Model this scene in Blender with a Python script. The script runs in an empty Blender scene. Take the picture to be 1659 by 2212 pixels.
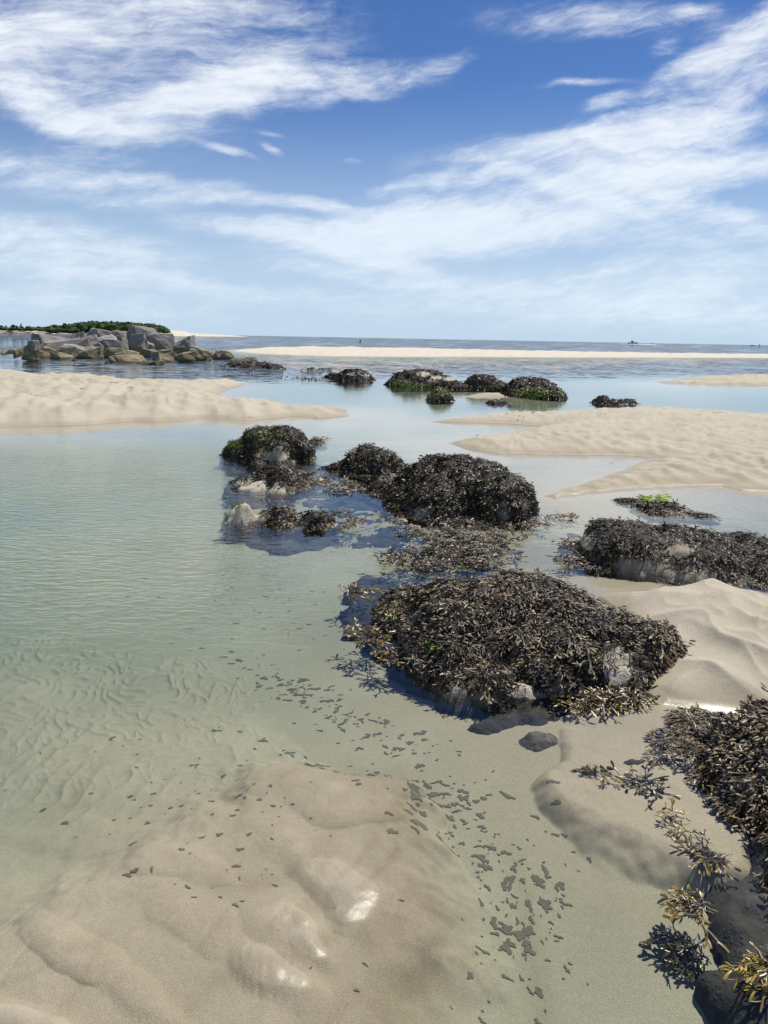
import bpy, bmesh, math, random
import numpy as np
from mathutils import Matrix, Vector

S = bpy.context.scene
COL = S.collection
R = math.radians
rng = np.random.default_rng(7)
random.seed(7)

# ------------------------------------------------------------------ camera
CAMH = 1.55
F = 1661.6; PW, PH = 1659.0, 2212.0          # focal length and frame in survey pixels
HY = 730.5                                   # horizon row at the middle of the frame
PITCH = math.atan((PH/2-HY)/F); ROLL = R(1.06)
ROT = (Matrix.Rotation(R(90)-PITCH, 3, 'X') @ Matrix.Rotation(ROLL, 3, 'Z'))
cam_d = bpy.data.cameras.new('camera'); cam = bpy.data.objects.new('camera', cam_d)
COL.objects.link(cam); S.camera = cam
cam_d.sensor_fit = 'VERTICAL'; cam_d.sensor_height = 24; cam_d.sensor_width = 18
cam_d.lens = 24*F/PH
cam_d.clip_start = 0.05; cam_d.clip_end = 60000
cam.matrix_world = Matrix.Translation((0, 0, CAMH)) @ ROT.to_4x4()
RM = np.array(ROT); CP = np.array([0, 0, CAMH])

# ------------------------------------------------------------------ light
SUN_EL, SUN_AZ = 61.0, 43.0
sd = Vector((math.sin(R(SUN_AZ))*math.cos(R(SUN_EL)), math.cos(R(SUN_AZ))*math.cos(R(SUN_EL)), math.sin(R(SUN_EL))))
sl = bpy.data.lights.new('sun', 'SUN'); sl.energy = 4.9; sl.angle = R(0.53); sl.color = (1, .955, .88)
so = bpy.data.objects.new('sun', sl); COL.objects.link(so)
so.rotation_euler = sd.to_track_quat('Z', 'Y').to_euler(); so.location = (20, 40, 60)
S.view_settings.view_transform = 'Standard'; S.view_settings.look = 'None'
S.view_settings.exposure = 0.14; S.view_settings.gamma = 1
S.cycles.use_denoising = True
S.cycles.max_bounces = 8; S.cycles.transparent_max_bounces = 12; S.cycles.volume_bounces = 0
S.cycles.sample_clamp_indirect = 6; S.cycles.caustics_reflective = False

def rays(px, py):
    px = np.asarray(px, float); py = np.asarray(py, float)
    d = np.stack([(px-PW/2)/F, -(py-PH/2)/F, -np.ones_like(px)], -1)
    return d @ RM.T
def P(px, py, z=0.0):                        # where the sight line through a pixel meets height z
    d = rays(px, py); t = (z-CAMH)/d[..., 2]
    return CP + d*t[..., None] if np.ndim(t) else CP + d*t
def Zat(px, py, dist):                       # height of the sight line at a horizontal distance
    d = rays(px, py); return CAMH + d[2]*dist/math.hypot(d[0], d[1])
def proj(p):
    q = (np.asarray(p)-CP) @ RM
    zz = np.minimum(q[..., 2], -1e-3)
    return PW/2 + F*q[..., 0]/-zz, PH/2 - F*q[..., 1]/-zz

# ------------------------------------------------------------------ node helpers
class NT:
    def __init__(s, tree): s.t = tree; s.n = tree.nodes; s.l = tree.links
    def new(s, typ, ins=None, **props):
        nd = s.n.new(typ)
        for k, v in props.items(): setattr(nd, k, v)
        for k, v in (ins or {}).items():
            sock = nd.inputs[k]
            if isinstance(v, bpy.types.NodeSocket): s.l.new(v, sock)
            else: sock.default_value = v
        return nd
    def math(s, op, a, b=0.0, c=0.0, clamp=False):
        nd = s.new('ShaderNodeMath', {0: a, 1: b, 2: c}, operation=op, use_clamp=clamp); return nd.outputs[0]
    def vmath(s, op, a, b=(0, 0, 0)):
        return s.new('ShaderNodeVectorMath', {0: a, 1: b}, operation=op)
    def mapr(s, v, a, b, c=0.0, d=1.0, smooth=False):
        return s.new('ShaderNodeMapRange', {0: v, 1: a, 2: b, 3: c, 4: d}, interpolation_type='SMOOTHSTEP' if smooth else 'LINEAR').outputs[0]
    def noise(s, vec, scale, detail=4, rough=.5, dist=0.0):
        return s.new('ShaderNodeTexNoise', {'Vector': vec, 'Scale': scale, 'Detail': detail, 'Roughness': rough, 'Distortion': dist})
    def mix(s, f, a, b):
        nd = s.new('ShaderNodeMix', {0: f}, data_type='RGBA')
        for i, v in ((6, a), (7, b)):
            if isinstance(v, bpy.types.NodeSocket): s.l.new(v, nd.inputs[i])
            else: nd.inputs[i].default_value = (*v, 1) if len(v) == 3 else v
        return nd.outputs[2]
    def ramp(s, f, stops):
        nd = s.new('ShaderNodeValToRGB', {0: f}); e = nd.color_ramp.elements
        while len(e) < len(stops): e.new(0.5)
        for el, (p, c) in zip(e, stops): el.position = p; el.color = (*c, 1)
        return nd.outputs[0]
    def bump(s, h, strength, dist, normal=None):
        ins = {'Height': h, 'Strength': strength, 'Distance': dist}
        if normal is not None: ins['Normal'] = normal
        return s.new('ShaderNodeBump', ins).outputs[0]
    def mapping(s, vec, loc=(0, 0, 0), rot=(0, 0, 0), scale=(1, 1, 1), typ='POINT'):
        return s.new('ShaderNodeMapping', {'Vector': vec, 'Location': loc, 'Rotation': rot, 'Scale': scale}, vector_type=typ).outputs[0]

# ------------------------------------------------------------------ sky
W = bpy.data.worlds.new('World'); S.world = W; W.use_nodes = True
w = NT(W.node_tree); w.n.clear()
sky = w.new('ShaderNodeTexSky', sky_type='NISHITA', sun_disc=False, sun_elevation=R(SUN_EL), sun_rotation=R(SUN_AZ),
            altitude=0, air_density=1.0, dust_density=.35, ozone_density=2.2)
tc = w.new('ShaderNodeTexCoord').outputs['Generated']
sx = w.new('ShaderNodeSeparateXYZ', {0: tc})
DX, DY, DZ = sx.outputs
SKY_TINT = w.ramp(w.mapr(DZ, 0, .62), [(0, (.50, .68, 1.0)), (.07, (.49, .655, .98)), (.22, (.42, .585, .86)), (.55, (.32, .49, .77)), (1, (.30, .46, .74))])
sc = w.new('ShaderNodeMix', {0: 1.0}, data_type='RGBA', blend_type='MULTIPLY')
w.l.new(sky.outputs[0], sc.inputs[6]); w.l.new(SKY_TINT, sc.inputs[7])
SKYC = w.mix(w.mapr(DZ, .30, .0, 0, .92, True), sc.outputs[2], (5.1, 6.5, 8.0))
# view of the sky unrolled on a plane facing north: u = x/y, v = z/y
ysafe = w.math('MAXIMUM', DY, .05)
U = w.math('DIVIDE', DX, ysafe); V = w.math('DIVIDE', DZ, ysafe)
UV = w.new('ShaderNodeCombineXYZ', {0: U, 1: V, 2: 0.0}).outputs[0]
wn = w.noise(UV, 5.0, 3, .55).outputs['Color']
wv = w.vmath('SUBTRACT', wn, (.5, .5, .5)).outputs[0]
wv = w.vmath('MULTIPLY', wv, (.085, .035, 0)).outputs[0]
wn2 = w.noise(UV, 22.0, 3, .6).outputs['Color']
wv2 = w.vmath('MULTIPLY', w.vmath('SUBTRACT', wn2, (.5, .5, .5)).outputs[0], (.022, .010, 0)).outputs[0]
WUV = w.vmath('ADD', w.vmath('ADD', UV, wv).outputs[0], wv2).outputs[0]
# cloud banks: centre and half-axes in survey pixels, tilt in degrees, weight
BANKS = [
 (120,110,420,130,-14,.44),(330,60,460,80,6,.40),(60,230,330,60,-24,.34),(110,170,320,90,-20,.34),(560,110,330,60,-4,.3),(380,4,340,34,0,.55),(470,198,165,52,17,.95),(330,228,140,30,10,.62),(700,190,230,45,8,.52),
 (960,140,75,20,26,.36),(205,272,190,24,-4,.62),(60,190,150,60,-40,.45),
 (130,385,330,48,-7,.62),(420,400,160,22,-6,.42),(490,331,75,9,-12,.5),(590,329,30,10,-18,.5),(590,294,50,7,-8,.28),(745,355,28,7,0,.28),
 (60,520,420,60,-4,.62),(330,605,400,26,-4,.66),(140,640,380,45,0,.42),
 (640,442,230,15,-2,.6),(580,490,210,26,-2,.72),(880,508,290,64,6,1.2),(760,545,170,22,-10,.8),(1120,475,330,58,3,.88),(1420,520,300,38,-4,.5),
 (1290,310,400,44,9,.8),(1520,225,320,95,24,.6),(1480,372,420,42,8,.86),(1010,388,230,20,9,.62),(1560,470,330,40,-14,.6),(1250,420,220,20,-18,.6),
 (1630,70,190,44,27,.95),(1300,38,270,42,3,.52),(1510,12,60,18,10,.55),(1432,100,42,20,20,.42),(1290,224,60,18,16,.6),(1250,180,120,9,4,.32),
 (1330,655,700,60,0,.66),(1000,612,420,22,-3,.4),(1500,585,420,45,0,.42),(700,690,1500,40,0,.2)]
acc = None
for (cx, cy, rx, ry, ang, amp) in BANKS:
    d = rays(cx, cy); u0, v0 = d[0]/d[1], d[2]/d[1]
    k = 1.10/F
    mp = w.mapping(WUV, (u0, v0, 0), (0, 0, R(ang)-ROLL), (rx*k*1.25, ry*k*1.25, 1), 'TEXTURE')
    ln = w.vmath('LENGTH', mp).outputs['Value']
    m = w.mapr(ln, 1.0, 0.1, 0, amp, True)
    acc = m if acc is None else w.math('SUBTRACT', w.math('ADD', acc, m), w.math('MULTIPLY', w.math('MULTIPLY', acc, m), .72))
# generic cover for the part of the sky outside the picture
gen = w.noise(w.mapping(tc, scale=(1.6, 2.6, 4.0)), 1.5, 5, .6).outputs[0]
genm = w.mapr(gen, .45, .75, 0, .7, True)
infr = w.math('MULTIPLY', w.mapr(V, .46, .62, 1, 0, True), w.mapr(DY, .1, .4, 0, 1, True))
infr = w.math('MULTIPLY', infr, w.mapr(w.math('ABSOLUTE', U), .55, .75, 1, 0, True))
cov = w.math('ADD', w.math('MULTIPLY', acc, infr), w.math('MULTIPLY', genm, w.math('SUBTRACT', 1.0, infr)))
rotR = w.mapr(U, -.1, .25, R(-3), R(-11), True)
sv = w.new('ShaderNodeVectorRotate', {'Vector': WUV, 'Angle': rotR}, rotation_type='Z_AXIS').outputs[0]
st = w.noise(w.mapping(sv, scale=(2.3, 13.0, 1)), 1.7, 10, .66, .2).outputs[0]
fine = w.noise(w.mapping(sv, scale=(3.5, 12.0, 1)), 6.0, 7, .68, .25).outputs[0]
tex = w.math('ADD', w.math('MULTIPLY', st, .58), w.math('MULTIPLY', fine, .42))
texc = w.math('SUBTRACT', tex, .47)
dens = w.math('ADD', cov, w.math('MULTIPLY', texc, w.mapr(cov, 0, .35, .25, 2.5)))
alpha = w.mapr(dens, .06, 1.22, 0, .95, True)
alpha = w.math('MULTIPLY', alpha, w.mapr(w.math('ADD', st, w.math('MULTIPLY', fine, .5)), .45, .95, .72, 1.08), clamp=True)
alpha = w.math('MULTIPLY', alpha, w.mapr(DZ, -.02, .03, .55, 1.0))
CLOUD = w.mix(w.mapr(V, .0, .3), (7.0, 8.1, 9.2), (8.1, 8.6, 9.3))
skyout = w.mix(alpha, SKYC, CLOUD)
bg = w.new('ShaderNodeBackground', {'Color': skyout, 'Strength': .098})
wo = w.new('ShaderNodeOutputWorld', {'Surface': bg.outputs[0]})

# ------------------------------------------------------------------ numpy noise
_perm = np.random.default_rng(11).permutation(512).astype(np.int64)
_g = np.random.default_rng(12).uniform(0, 2*np.pi, 512); _gx, _gy = np.cos(_g), np.sin(_g)
def noise2(x, y, seed=0):
    xi = np.floor(x).astype(np.int64); yi = np.floor(y).astype(np.int64)
    xf = x-xi; yf = y-yi
    u = xf*xf*xf*(xf*(xf*6-15)+10); v = yf*yf*yf*(yf*(yf*6-15)+10)
    def g(ix, iy, fx, fy):
        h = _perm[(_perm[(ix+seed*57) & 511] + iy*3 + seed*131) & 511]
        return _gx[h]*fx + _gy[h]*fy
    a = g(xi, yi, xf, yf); b = g(xi+1, yi, xf-1, yf); c = g(xi, yi+1, xf, yf-1); d = g(xi+1, yi+1, xf-1, yf-1)
    return 1.4*((a*(1-u)+b*u)*(1-v)+(c*(1-u)+d*u)*v)
def fbm(x, y, o=4, seed=0, gain=.5):
    s = np.zeros_like(x, dtype=float); a = 1.0
    for i in range(o): s += a*noise2(x*2**i, y*2**i, seed+i*7); a *= gain
    return s
def sstep(a, b, x):
    t = np.clip((x-a)/(b-a), 0, 1); return t*t*(3-2*t)
def smax(a, b, k): 
    h = np.clip(.5+.5*(a-b)/k, 0, 1); return b+(a-b)*h+k*h*(1-h)
def sdist(x, y, poly):                       # signed distance, positive inside
    p = np.asarray(poly)[:, :2]; q = np.roll(p, -1, 0)
    d2 = np.full(x.shape, 1e18); ins = np.zeros(x.shape, bool)
    for (ax, ay), (bx, by) in zip(p, q):
        ex, ey = bx-ax, by-ay; wx, wy = x-ax, y-ay
        t = np.clip((wx*ex+wy*ey)/max(ex*ex+ey*ey, 1e-12), 0, 1)
        d2 = np.minimum(d2, (wx-ex*t)**2+(wy-ey*t)**2)
        if ay != by:
            c = ((ay > y) != (by > y)) & (x < (bx-ax)*(y-ay)/(by-ay)+ax); ins ^= c
    return np.where(ins, 1, -1)*np.sqrt(d2)
def wpoly(pts):
    return [tuple(P(p[0], p[1], p[2] if len(p) > 2 else 0.0)[:2]) for p in pts]

# ------------------------------------------------------------------ mesh helpers
def mesh_np(name, verts, faces, attrs=None, smooth=True, mats=None):
    """verts (n,3); faces (m,k) with k equal for all"""
    me = bpy.data.meshes.new(name); verts = np.asarray(verts, np.float32); faces = np.asarray(faces, np.int32)
    m, k = faces.shape
    me.vertices.add(len(verts)); me.vertices.foreach_set('co', verts.ravel())
    me.loops.add(m*k); me.loops.foreach_set('vertex_index', faces.ravel())
    me.polygons.add(m); me.polygons.foreach_set('loop_start', np.arange(0, m*k, k, dtype=np.int32))
    me.polygons.foreach_set('loop_total', np.full(m, k, np.int32))
    me.polygons.foreach_set('use_smooth', np.full(m, smooth, bool))
    for an, av in (attrs or {}).items():
        a = me.attributes.new(an, 'FLOAT', 'POINT'); a.data.foreach_set('value', np.asarray(av, np.float32))
    me.update(); me.validate()
    return me
def link(name, me, mat=None, parent=None):
    o = bpy.data.objects.new(name, me); COL.objects.link(o)
    if mat is not None and not me.materials: me.materials.append(mat)
    if parent is not None: o.parent = parent
    return o
def tag(o, label=None, cat=None, group=None, kind=None):
    if label: o['label'] = label
    if cat: o['category'] = cat
    if group: o['group'] = group
    if kind: o['kind'] = kind
    return o
def grid_faces(nr, nc, wrap=False):
    r = np.arange(nr-1)[:, None]; c = np.arange(nc if wrap else nc-1)[None, :]
    a = r*nc+c; b = r*nc+(c+1) % nc
    return np.stack([a, b, b+nc, a+nc], -1).reshape(-1, 4)
def bm_mesh(name, bm, smooth=False):
    me = bpy.data.meshes.new(name); bm.normal_update(); bm.to_mesh(me); bm.free()
    if smooth: me.polygons.foreach_set('use_smooth', np.ones(len(me.polygons), bool))
    return me
def add_box(bm, lo, hi):
    vs = [bm.verts.new((x, y, z)) for x in (lo[0], hi[0]) for y in (lo[1], hi[1]) for z in (lo[2], hi[2])]
    for f in ((0,1,3,2),(4,6,7,5),(0,4,5,1),(2,3,7,6),(0,2,6,4),(1,5,7,3)): bm.faces.new([vs[i] for i in f])
    return vs
def add_lathe(bm, prof, n=10, c=(0, 0, 0)):
    rings = [[bm.verts.new((c[0]+r*math.cos(2*math.pi*i/n), c[1]+r*math.sin(2*math.pi*i/n), c[2]+z)) for i in range(n)] for r, z in prof]
    for a, b in zip(rings, rings[1:]):
        for i in range(n): bm.faces.new((a[i], a[(i+1) % n], b[(i+1) % n], b[i]))
    bm.faces.new(rings[-1]); bm.faces.new(rings[0][::-1])

# ------------------------------------------------------------------ materials
def newmat(name):
    m = bpy.data.materials.new(name); m.use_nodes = True; t = NT(m.node_tree); t.n.clear()
    out = t.new('ShaderNodeOutputMaterial'); return m, t, out
def principled(t, out, color, rough=.8, spec=.5, normal=None, metal=0.0):
    b = t.new('ShaderNodeBsdfPrincipled')
    for k, v in (('Base Color', color), ('Roughness', rough), ('Specular IOR Level', spec), ('Metallic', metal)):
        if isinstance(v, bpy.types.NodeSocket): t.l.new(v, b.inputs[k])
        else: b.inputs[k].default_value = (*v, 1) if isinstance(v, tuple) else v
    if normal is not None: t.l.new(normal, b.inputs['Normal'])
    t.l.new(b.outputs[0], out.inputs['Surface']); return b
def simple(name, color, rough=.6, spec=.5):
    m, t, out = newmat(name)
    n = t.noise(t.new('ShaderNodeTexCoord').outputs['Object'], 6, 4).outputs[0]
    c = t.mix(n, tuple(v*.8 for v in color), tuple(min(1, v*1.15) for v in color))
    principled(t, out, c, rough, spec); return m

def mat_sand():
    m, t, out = newmat('sand')
    geo = t.new('ShaderNodeNewGeometry'); pos = geo.outputs['Position']
    z = t.new('ShaderNodeSeparateXYZ', {0: pos}).outputs[2]
    wob = t.math('MULTIPLY', t.math('SUBTRACT', t.noise(pos, 3.0, 4, .6).outputs[0], .5), .06)
    wet = t.mapr(t.math('ADD', z, wob), .02, .09, 1, 0, True)
    n1 = t.noise(pos, 1.3, 5, .6).outputs[0]; n2 = t.noise(pos, 45, 4, .7).outputs[0]; n3 = t.noise(pos, 480, 2, .6).outputs[0]
    dry = t.mix(t.mapr(n1, .3, .7), (.475, .426, .326), (.565, .512, .402))
    wetc = t.mix(t.mapr(n1, .3, .7), (.36, .315, .215), (.455, .40, .285))
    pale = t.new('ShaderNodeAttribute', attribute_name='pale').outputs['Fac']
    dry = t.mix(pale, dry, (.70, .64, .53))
    c = t.mix(wet, dry, wetc)
    c = t.mix(t.mapr(n2, .35, .75, 0, .35), c, t.mix(.5, c, (.25, .19, .12)))
    st = t.new('ShaderNodeAttribute', attribute_name='stain').outputs['Fac']
    stn = t.math('MULTIPLY', st, t.mapr(t.noise(pos, 6, 5, .65, .4).outputs[0], .3, .65, .25, 1), clamp=True)
    c = t.mix(t.math('MULTIPLY', stn, .62), c, (.19, .15, .085))
    n4 = t.noise(pos, 330, 3, .7).outputs[0]
    c = t.mix(t.mapr(n4, .40, .62, .30, 0), c, (.16, .12, .08)); c = t.mix(t.mapr(n4, .54, .72, 0, .22), c, (.62, .54, .42))
    sp = t.mapr(n3, .58, .70, 0, .6); c = t.mix(sp, c, (.09, .075, .06))
    sp2 = t.mapr(n3, .40, .30, 0, .5); c = t.mix(sp2, c, (.66, .58, .46))
    # a water film shines on sand just clear of the water; sand under water has no air against it
    film = t.math('MULTIPLY', t.mapr(z, .032, .012, 0, 1, True), t.mapr(z, -.004, .002, 0, 1))
    rough = t.mapr(film, 0, 1, .9, .24)
    spec = t.math('MULTIPLY', t.mapr(film, 0, 1, .12, .5), t.mapr(z, -.004, .002, 0, 1))
    bs = t.mapr(film, 0, 1, .5, .16)
    nb = t.bump(n3, bs, .004); nb = t.bump(n4, bs, .006, nb); nb = t.bump(n2, t.mapr(wet, 0, 1, .4, .12), .008, nb)
    principled(t, out, c, rough, spec, nb); return m

def mat_water():
    m, t, out = newmat('water')
    pos = t.new('ShaderNodeNewGeometry').outputs['Position']
    chop = t.new('ShaderNodeAttribute', attribute_name='chop').outputs['Fac']
    cap = t.new('ShaderNodeAttribute', attribute_name='ripple').outputs['Fac']
    # small even ripples on the pool, irregular chop on open water
    r1 = t.noise(t.mapping(pos, rot=(0, 0, R(12)), scale=(7, 17, 1)), 1.0, 2, .5, .6).outputs[0]
    r2 = t.noise(t.mapping(pos, rot=(0, 0, R(-20)), scale=(16, 30, 1)), 1.0, 2, .5, .3).outputs[0]
    c1 = t.noise(t.mapping(pos, rot=(0, 0, R(6)), scale=(.55, 1.5, 1)), 1.0, 4, .6, .4).outputs[0]
    c2 = t.noise(t.mapping(pos, rot=(0, 0, R(-8)), scale=(2.2, 5.0, 1)), 1.0, 4, .6, .3).outputs[0]
    calm = t.noise(t.mapping(pos, scale=(1.2, 2.0, 1)), 1.0, 2, .5).outputs[0]
    h = t.math('ADD', t.math('MULTIPLY', t.math('ADD', t.math('MULTIPLY', r1, .010), t.math('MULTIPLY', r2, .004)), cap),
               t.math('MULTIPLY', t.math('ADD', t.math('MULTIPLY', c1, .05), t.math('MULTIPLY', c2, .02)), chop))
    h = t.math('ADD', h, t.math('MULTIPLY', calm, .0030))
    nb = t.bump(h, 1.0, 1.0)
    # wavelets too small for the pixel grid: tilt the facets directly
    k1 = t.noise(t.mapping(pos, rot=(0, 0, R(6)), scale=(1.1, 2.4, 1)), 1.0, 5, .7).outputs['Color']
    k1 = t.vmath('MULTIPLY', t.vmath('SUBTRACT', k1, (.5, .5, .5)).outputs[0], (1.8, 3.3, 0)).outputs[0]
    ks = t.new('ShaderNodeVectorMath', {0: k1, 'Scale': chop}, operation='SCALE').outputs[0]
    nb = t.vmath('NORMALIZE', t.vmath('ADD', nb, ks).outputs[0]).outputs[0]
    lw = t.new('ShaderNodeLayerWeight', {'Blend': .5, 'Normal': nb}).outputs['Facing']
    fr = t.math('ADD', .02, t.math('MULTIPLY', t.math('POWER', lw, 5.0), .98))
    tr = t.new('ShaderNodeBsdfTransparent', {'Color': (1, 1, 1, 1)})
    gl = t.new('ShaderNodeBsdfGlossy', {'Color': (1, 1, 1, 1), 'Roughness': .03, 'Normal': nb})
    mx = t.new('ShaderNodeMixShader', {0: fr, 1: tr.outputs[0], 2: gl.outputs[0]})
    t.l.new(mx.outputs[0], out.inputs['Surface'])
    va = t.new('ShaderNodeVolumeAbsorption', {'Color': (.38, .695, .635, 1), 'Density': 1.0})
    t.l.new(va.outputs[0], out.inputs['Volume'])
    return m

def mat_weed(name='weed', stops=None, rough=.52):
    m, t, out = newmat(name)
    a = t.new('ShaderNodeAttribute', attribute_name='tint').outputs['Fac']
    stops = stops or [(0, (.010, .008, .005)), (.25, (.027, .020, .011)), (.48, (.085, .058, .025)), (.68, (.22, .155, .068)), (.85, (.37, .29, .175)), (1, (.56, .50, .40))]
    c = t.ramp(a, stops)
    b = principled(t, out, c, rough, .5)
    return m

def mat_stone(name, cols, wrack=True, scale=9.0):
    m, t, out = newmat(name)
    pos = t.new('ShaderNodeNewGeometry').outputs['Position']
    z = t.new('ShaderNodeSeparateXYZ', {0: pos}).outputs[2]
    n1 = t.noise(pos, scale, 6, .65).outputs[0]; n2 = t.noise(pos, scale*6, 5, .7).outputs[0]
    v = t.new('ShaderNodeTexVoronoi', {'Vector': pos, 'Scale': scale*9}).outputs['Distance']
    c = t.ramp(t.math('ADD', t.math('MULTIPLY', n1, .7), t.math('MULTIPLY', n2, .3)), [(.25, cols[0]), (.5, cols[1]), (.72, cols[2])])
    barn = t.math('MULTIPLY', t.mapr(t.noise(pos, scale*.6, 3, .6).outputs[0], .48, .6), t.mapr(v, .45, .15))
    c = t.mix(t.math('MULTIPLY', barn, .7), c, (.52, .47, .38))
    if wrack:
        ba = t.math('ADD', t.new('ShaderNodeAttribute', attribute_name='bare').outputs['Fac'], t.math('MULTIPLY', t.math('SUBTRACT', n2, .5), .5))
        c = t.mix(t.mapr(ba, .3, .55), t.mix(n2, (.022, .019, .014), (.075, .064, .045)), c)
    stain = t.mapr(t.math('ADD', z, t.math('MULTIPLY', n1, .06)), .045, -.02, 0, .85, True)
    c = t.mix(stain, c, t.mix(n2, (.012, .012, .011), (.06, .055, .038)))
    nb = t.bump(n2, .6, .02); nb = t.bump(barn, .5, .012, nb)
    principled(t, out, c, .85, .3, nb); return m

def mat_granite():
    m, t, out = newmat('granite')
    pos = t.new('ShaderNodeNewGeometry').outputs['Position']
    oi = t.new('ShaderNodeObjectInfo').outputs['Random']
    z = t.new('ShaderNodeSeparateXYZ', {0: pos}).outputs[2]
    n1 = t.noise(pos, 1.6, 6, .65).outputs[0]; n2 = t.noise(pos, 14, 5, .75).outputs[0]
    grey = t.mix(t.mapr(n1, .3, .7), (.29, .27, .24), (.48, .45, .41))
    grey = t.mix(oi, grey, t.mix(.5, grey, (.30, .26, .21)))
    tide = t.mix(t.mapr(n1, .3, .7), (.20, .16, .095), (.43, .35, .225))
    f = t.mapr(t.math('ADD', z, t.math('MULTIPLY', t.math('SUBTRACT', n1, .5), .7)), .42, .8, 0, 1, True)
    c = t.mix(f, tide, grey)
    c = t.mix(t.mapr(n2, .5, .75, 0, .55), c, (.08, .07, .055))
    c = t.mix(t.mapr(z, .16, .02, 0, .7, True), c, (.035, .032, .02))
    crk = t.new('ShaderNodeTexVoronoi', {'Vector': t.mapping(pos, scale=(1, 1, 1.6)), 'Scale': 1.3}, feature='DISTANCE_TO_EDGE').outputs[0]
    c = t.mix(t.mapr(crk, .0, .018, .7, 0), c, (.05, .045, .035))
    nb = t.bump(n2, .9, .08); nb = t.bump(n1, .6, .2, nb)
    principled(t, out, c, .88, .25, nb); return m

def mat_leaf(name, a, b, sc=.35):
    m, t, out = newmat(name)
    pos = t.new('ShaderNodeNewGeometry').outputs['Position']
    n = t.noise(pos, sc, 5, .7).outputs[0]
    principled(t, out, t.mix(t.mapr(n, .35, .65), a, b), .8, .2); return m

M_SAND = mat_sand(); M_WATER = mat_water()
M_WEED = mat_weed()
M_GOLD = mat_weed('golden_weed', [(0, (.020, .016, .012)), (.35, (.055, .040, .016)), (.6, (.15, .10, .022)), (.85, (.30, .21, .035)), (1, (.42, .33, .08))], .34)
M_ALGAE = mat_weed('algae', [(0, (.035, .08, .006)), (.5, (.16, .26, .016)), (1, (.42, .50, .04))], .5)
M_STONE = mat_stone('barnacled_stone', [(.16, .13, .09), (.30, .26, .19), (.47, .43, .35)])
M_STONE_PALE = mat_stone('pale_stone', [(.27, .225, .15), (.44, .395, .30), (.60, .56, .47)])
M_STONE_DARK = mat_stone('dark_stone', [(.045, .045, .042), (.10, .098, .085), (.22, .21, .18)], scale=7)
M_GRANITE = mat_granite()

# ------------------------------------------------------------------ the ground, one sheet to the horizon
def rows_cols():
    y1 = np.concatenate([np.linspace(.05, 4, 26), np.arange(4.4, 60, .42), np.arange(60, 230, .75), np.arange(230, 690, 1.05), np.arange(692, 1500, 8)])
    dep = np.arctan(y1/769.0*1.0)            # depression below the horizon for a camera-like fan
    dep = np.minimum(dep, R(88))
    # beyond the frame the fan continues to the feet of the viewer
    dist = CAMH/np.tan(dep)
    dist = np.concatenate([[40000, 26000], dist[dist < 24000]])
    az = np.concatenate([np.linspace(-180, -40, 60)[:-1], np.linspace(-40, -30, 50)[:-1], np.linspace(-30, 30, 800), np.linspace(30, 40, 50)[1:], np.linspace(40, 180, 60)[1:-1]])
    return dist, R(1)*az
DIST, AZ = rows_cols()
NR, NC = len(DIST), len(AZ)
gx = (DIST[:, None]*np.sin(AZ)[None]).ravel(); gy = (DIST[:, None]*np.cos(AZ)[None]).ravel()

DEPTHS = [(x, 738, 3.0) for x in range(-300, 2200, 250)] + [(x, 752, 2.5) for x in range(-300, 2200, 250)] + [
 (100,770,1.2),(500,785,.8),(800,785,.9),(1200,790,.9),(1600,790,.6),(700,840,.5),(1000,880,.3),(1400,850,.2),(1600,860,.2),
 (250,950,.30),(50,1000,.45),(300,960,.35),(100,1100,.55),(400,1150,.5),(600,1250,.42),(100,1300,.42),(400,1400,.28),(700,1400,.26),
 (0,1450,.26),(100,1550,.17),(300,1550,.13),(500,1550,.13),(-100,1650,.25),(40,1650,.19),(250,1650,.12),(100,1760,.13),(300,1750,.09),(500,1680,.09),(700,1650,.08),
 (800,1300,.42),(560,1075,.5),(760,1080,.55),(800,1150,.55),(900,1180,.55),(850,900,.3),(1100,940,.2),(1200,1020,.15),(1300,1020,.12),
 (1200,1130,.35),(1230,1200,.42),(1260,1245,.3),(1500,1090,.12),(1600,1100,.12),(850,1450,.36),(850,1520,.26),(1000,1600,.24),(1150,1560,.17),(1060,1570,.2),(1250,1555,.12),(1150,1625,.07),(900,1600,.13),(1270,1610,.05),(1330,1560,.03),
 (800,1600,.11),(1050,1700,.10),(1100,1800,.11),(1030,1800,.11),(1150,1950,.12),(1150,2100,.12),(1100,2220,.12),(1300,1880,.06),(1300,2050,.09),(1400,1950,.11),
 (1190,1705,.05),(1250,1720,.05),(1350,1765,.05),(1450,1790,.055),(1220,1790,.06),(1500,2100,.22),(1450,2220,.22),(1640,2150,.42),(1560,1900,.2),(1500,1760,.12),(500,1790,.05),(300,1900,.045),(60,1900,.07),
 (600,1850,.022),(700,1780,.035),(800,1780,.05),(700,1930,.012),(100,2100,.018),(60,2220,.006),(400,2100,.02),(300,2230,.025),(850,2000,.05),(900,2100,.05),(750,2180,.03),(950,2220,.05)]
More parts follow.
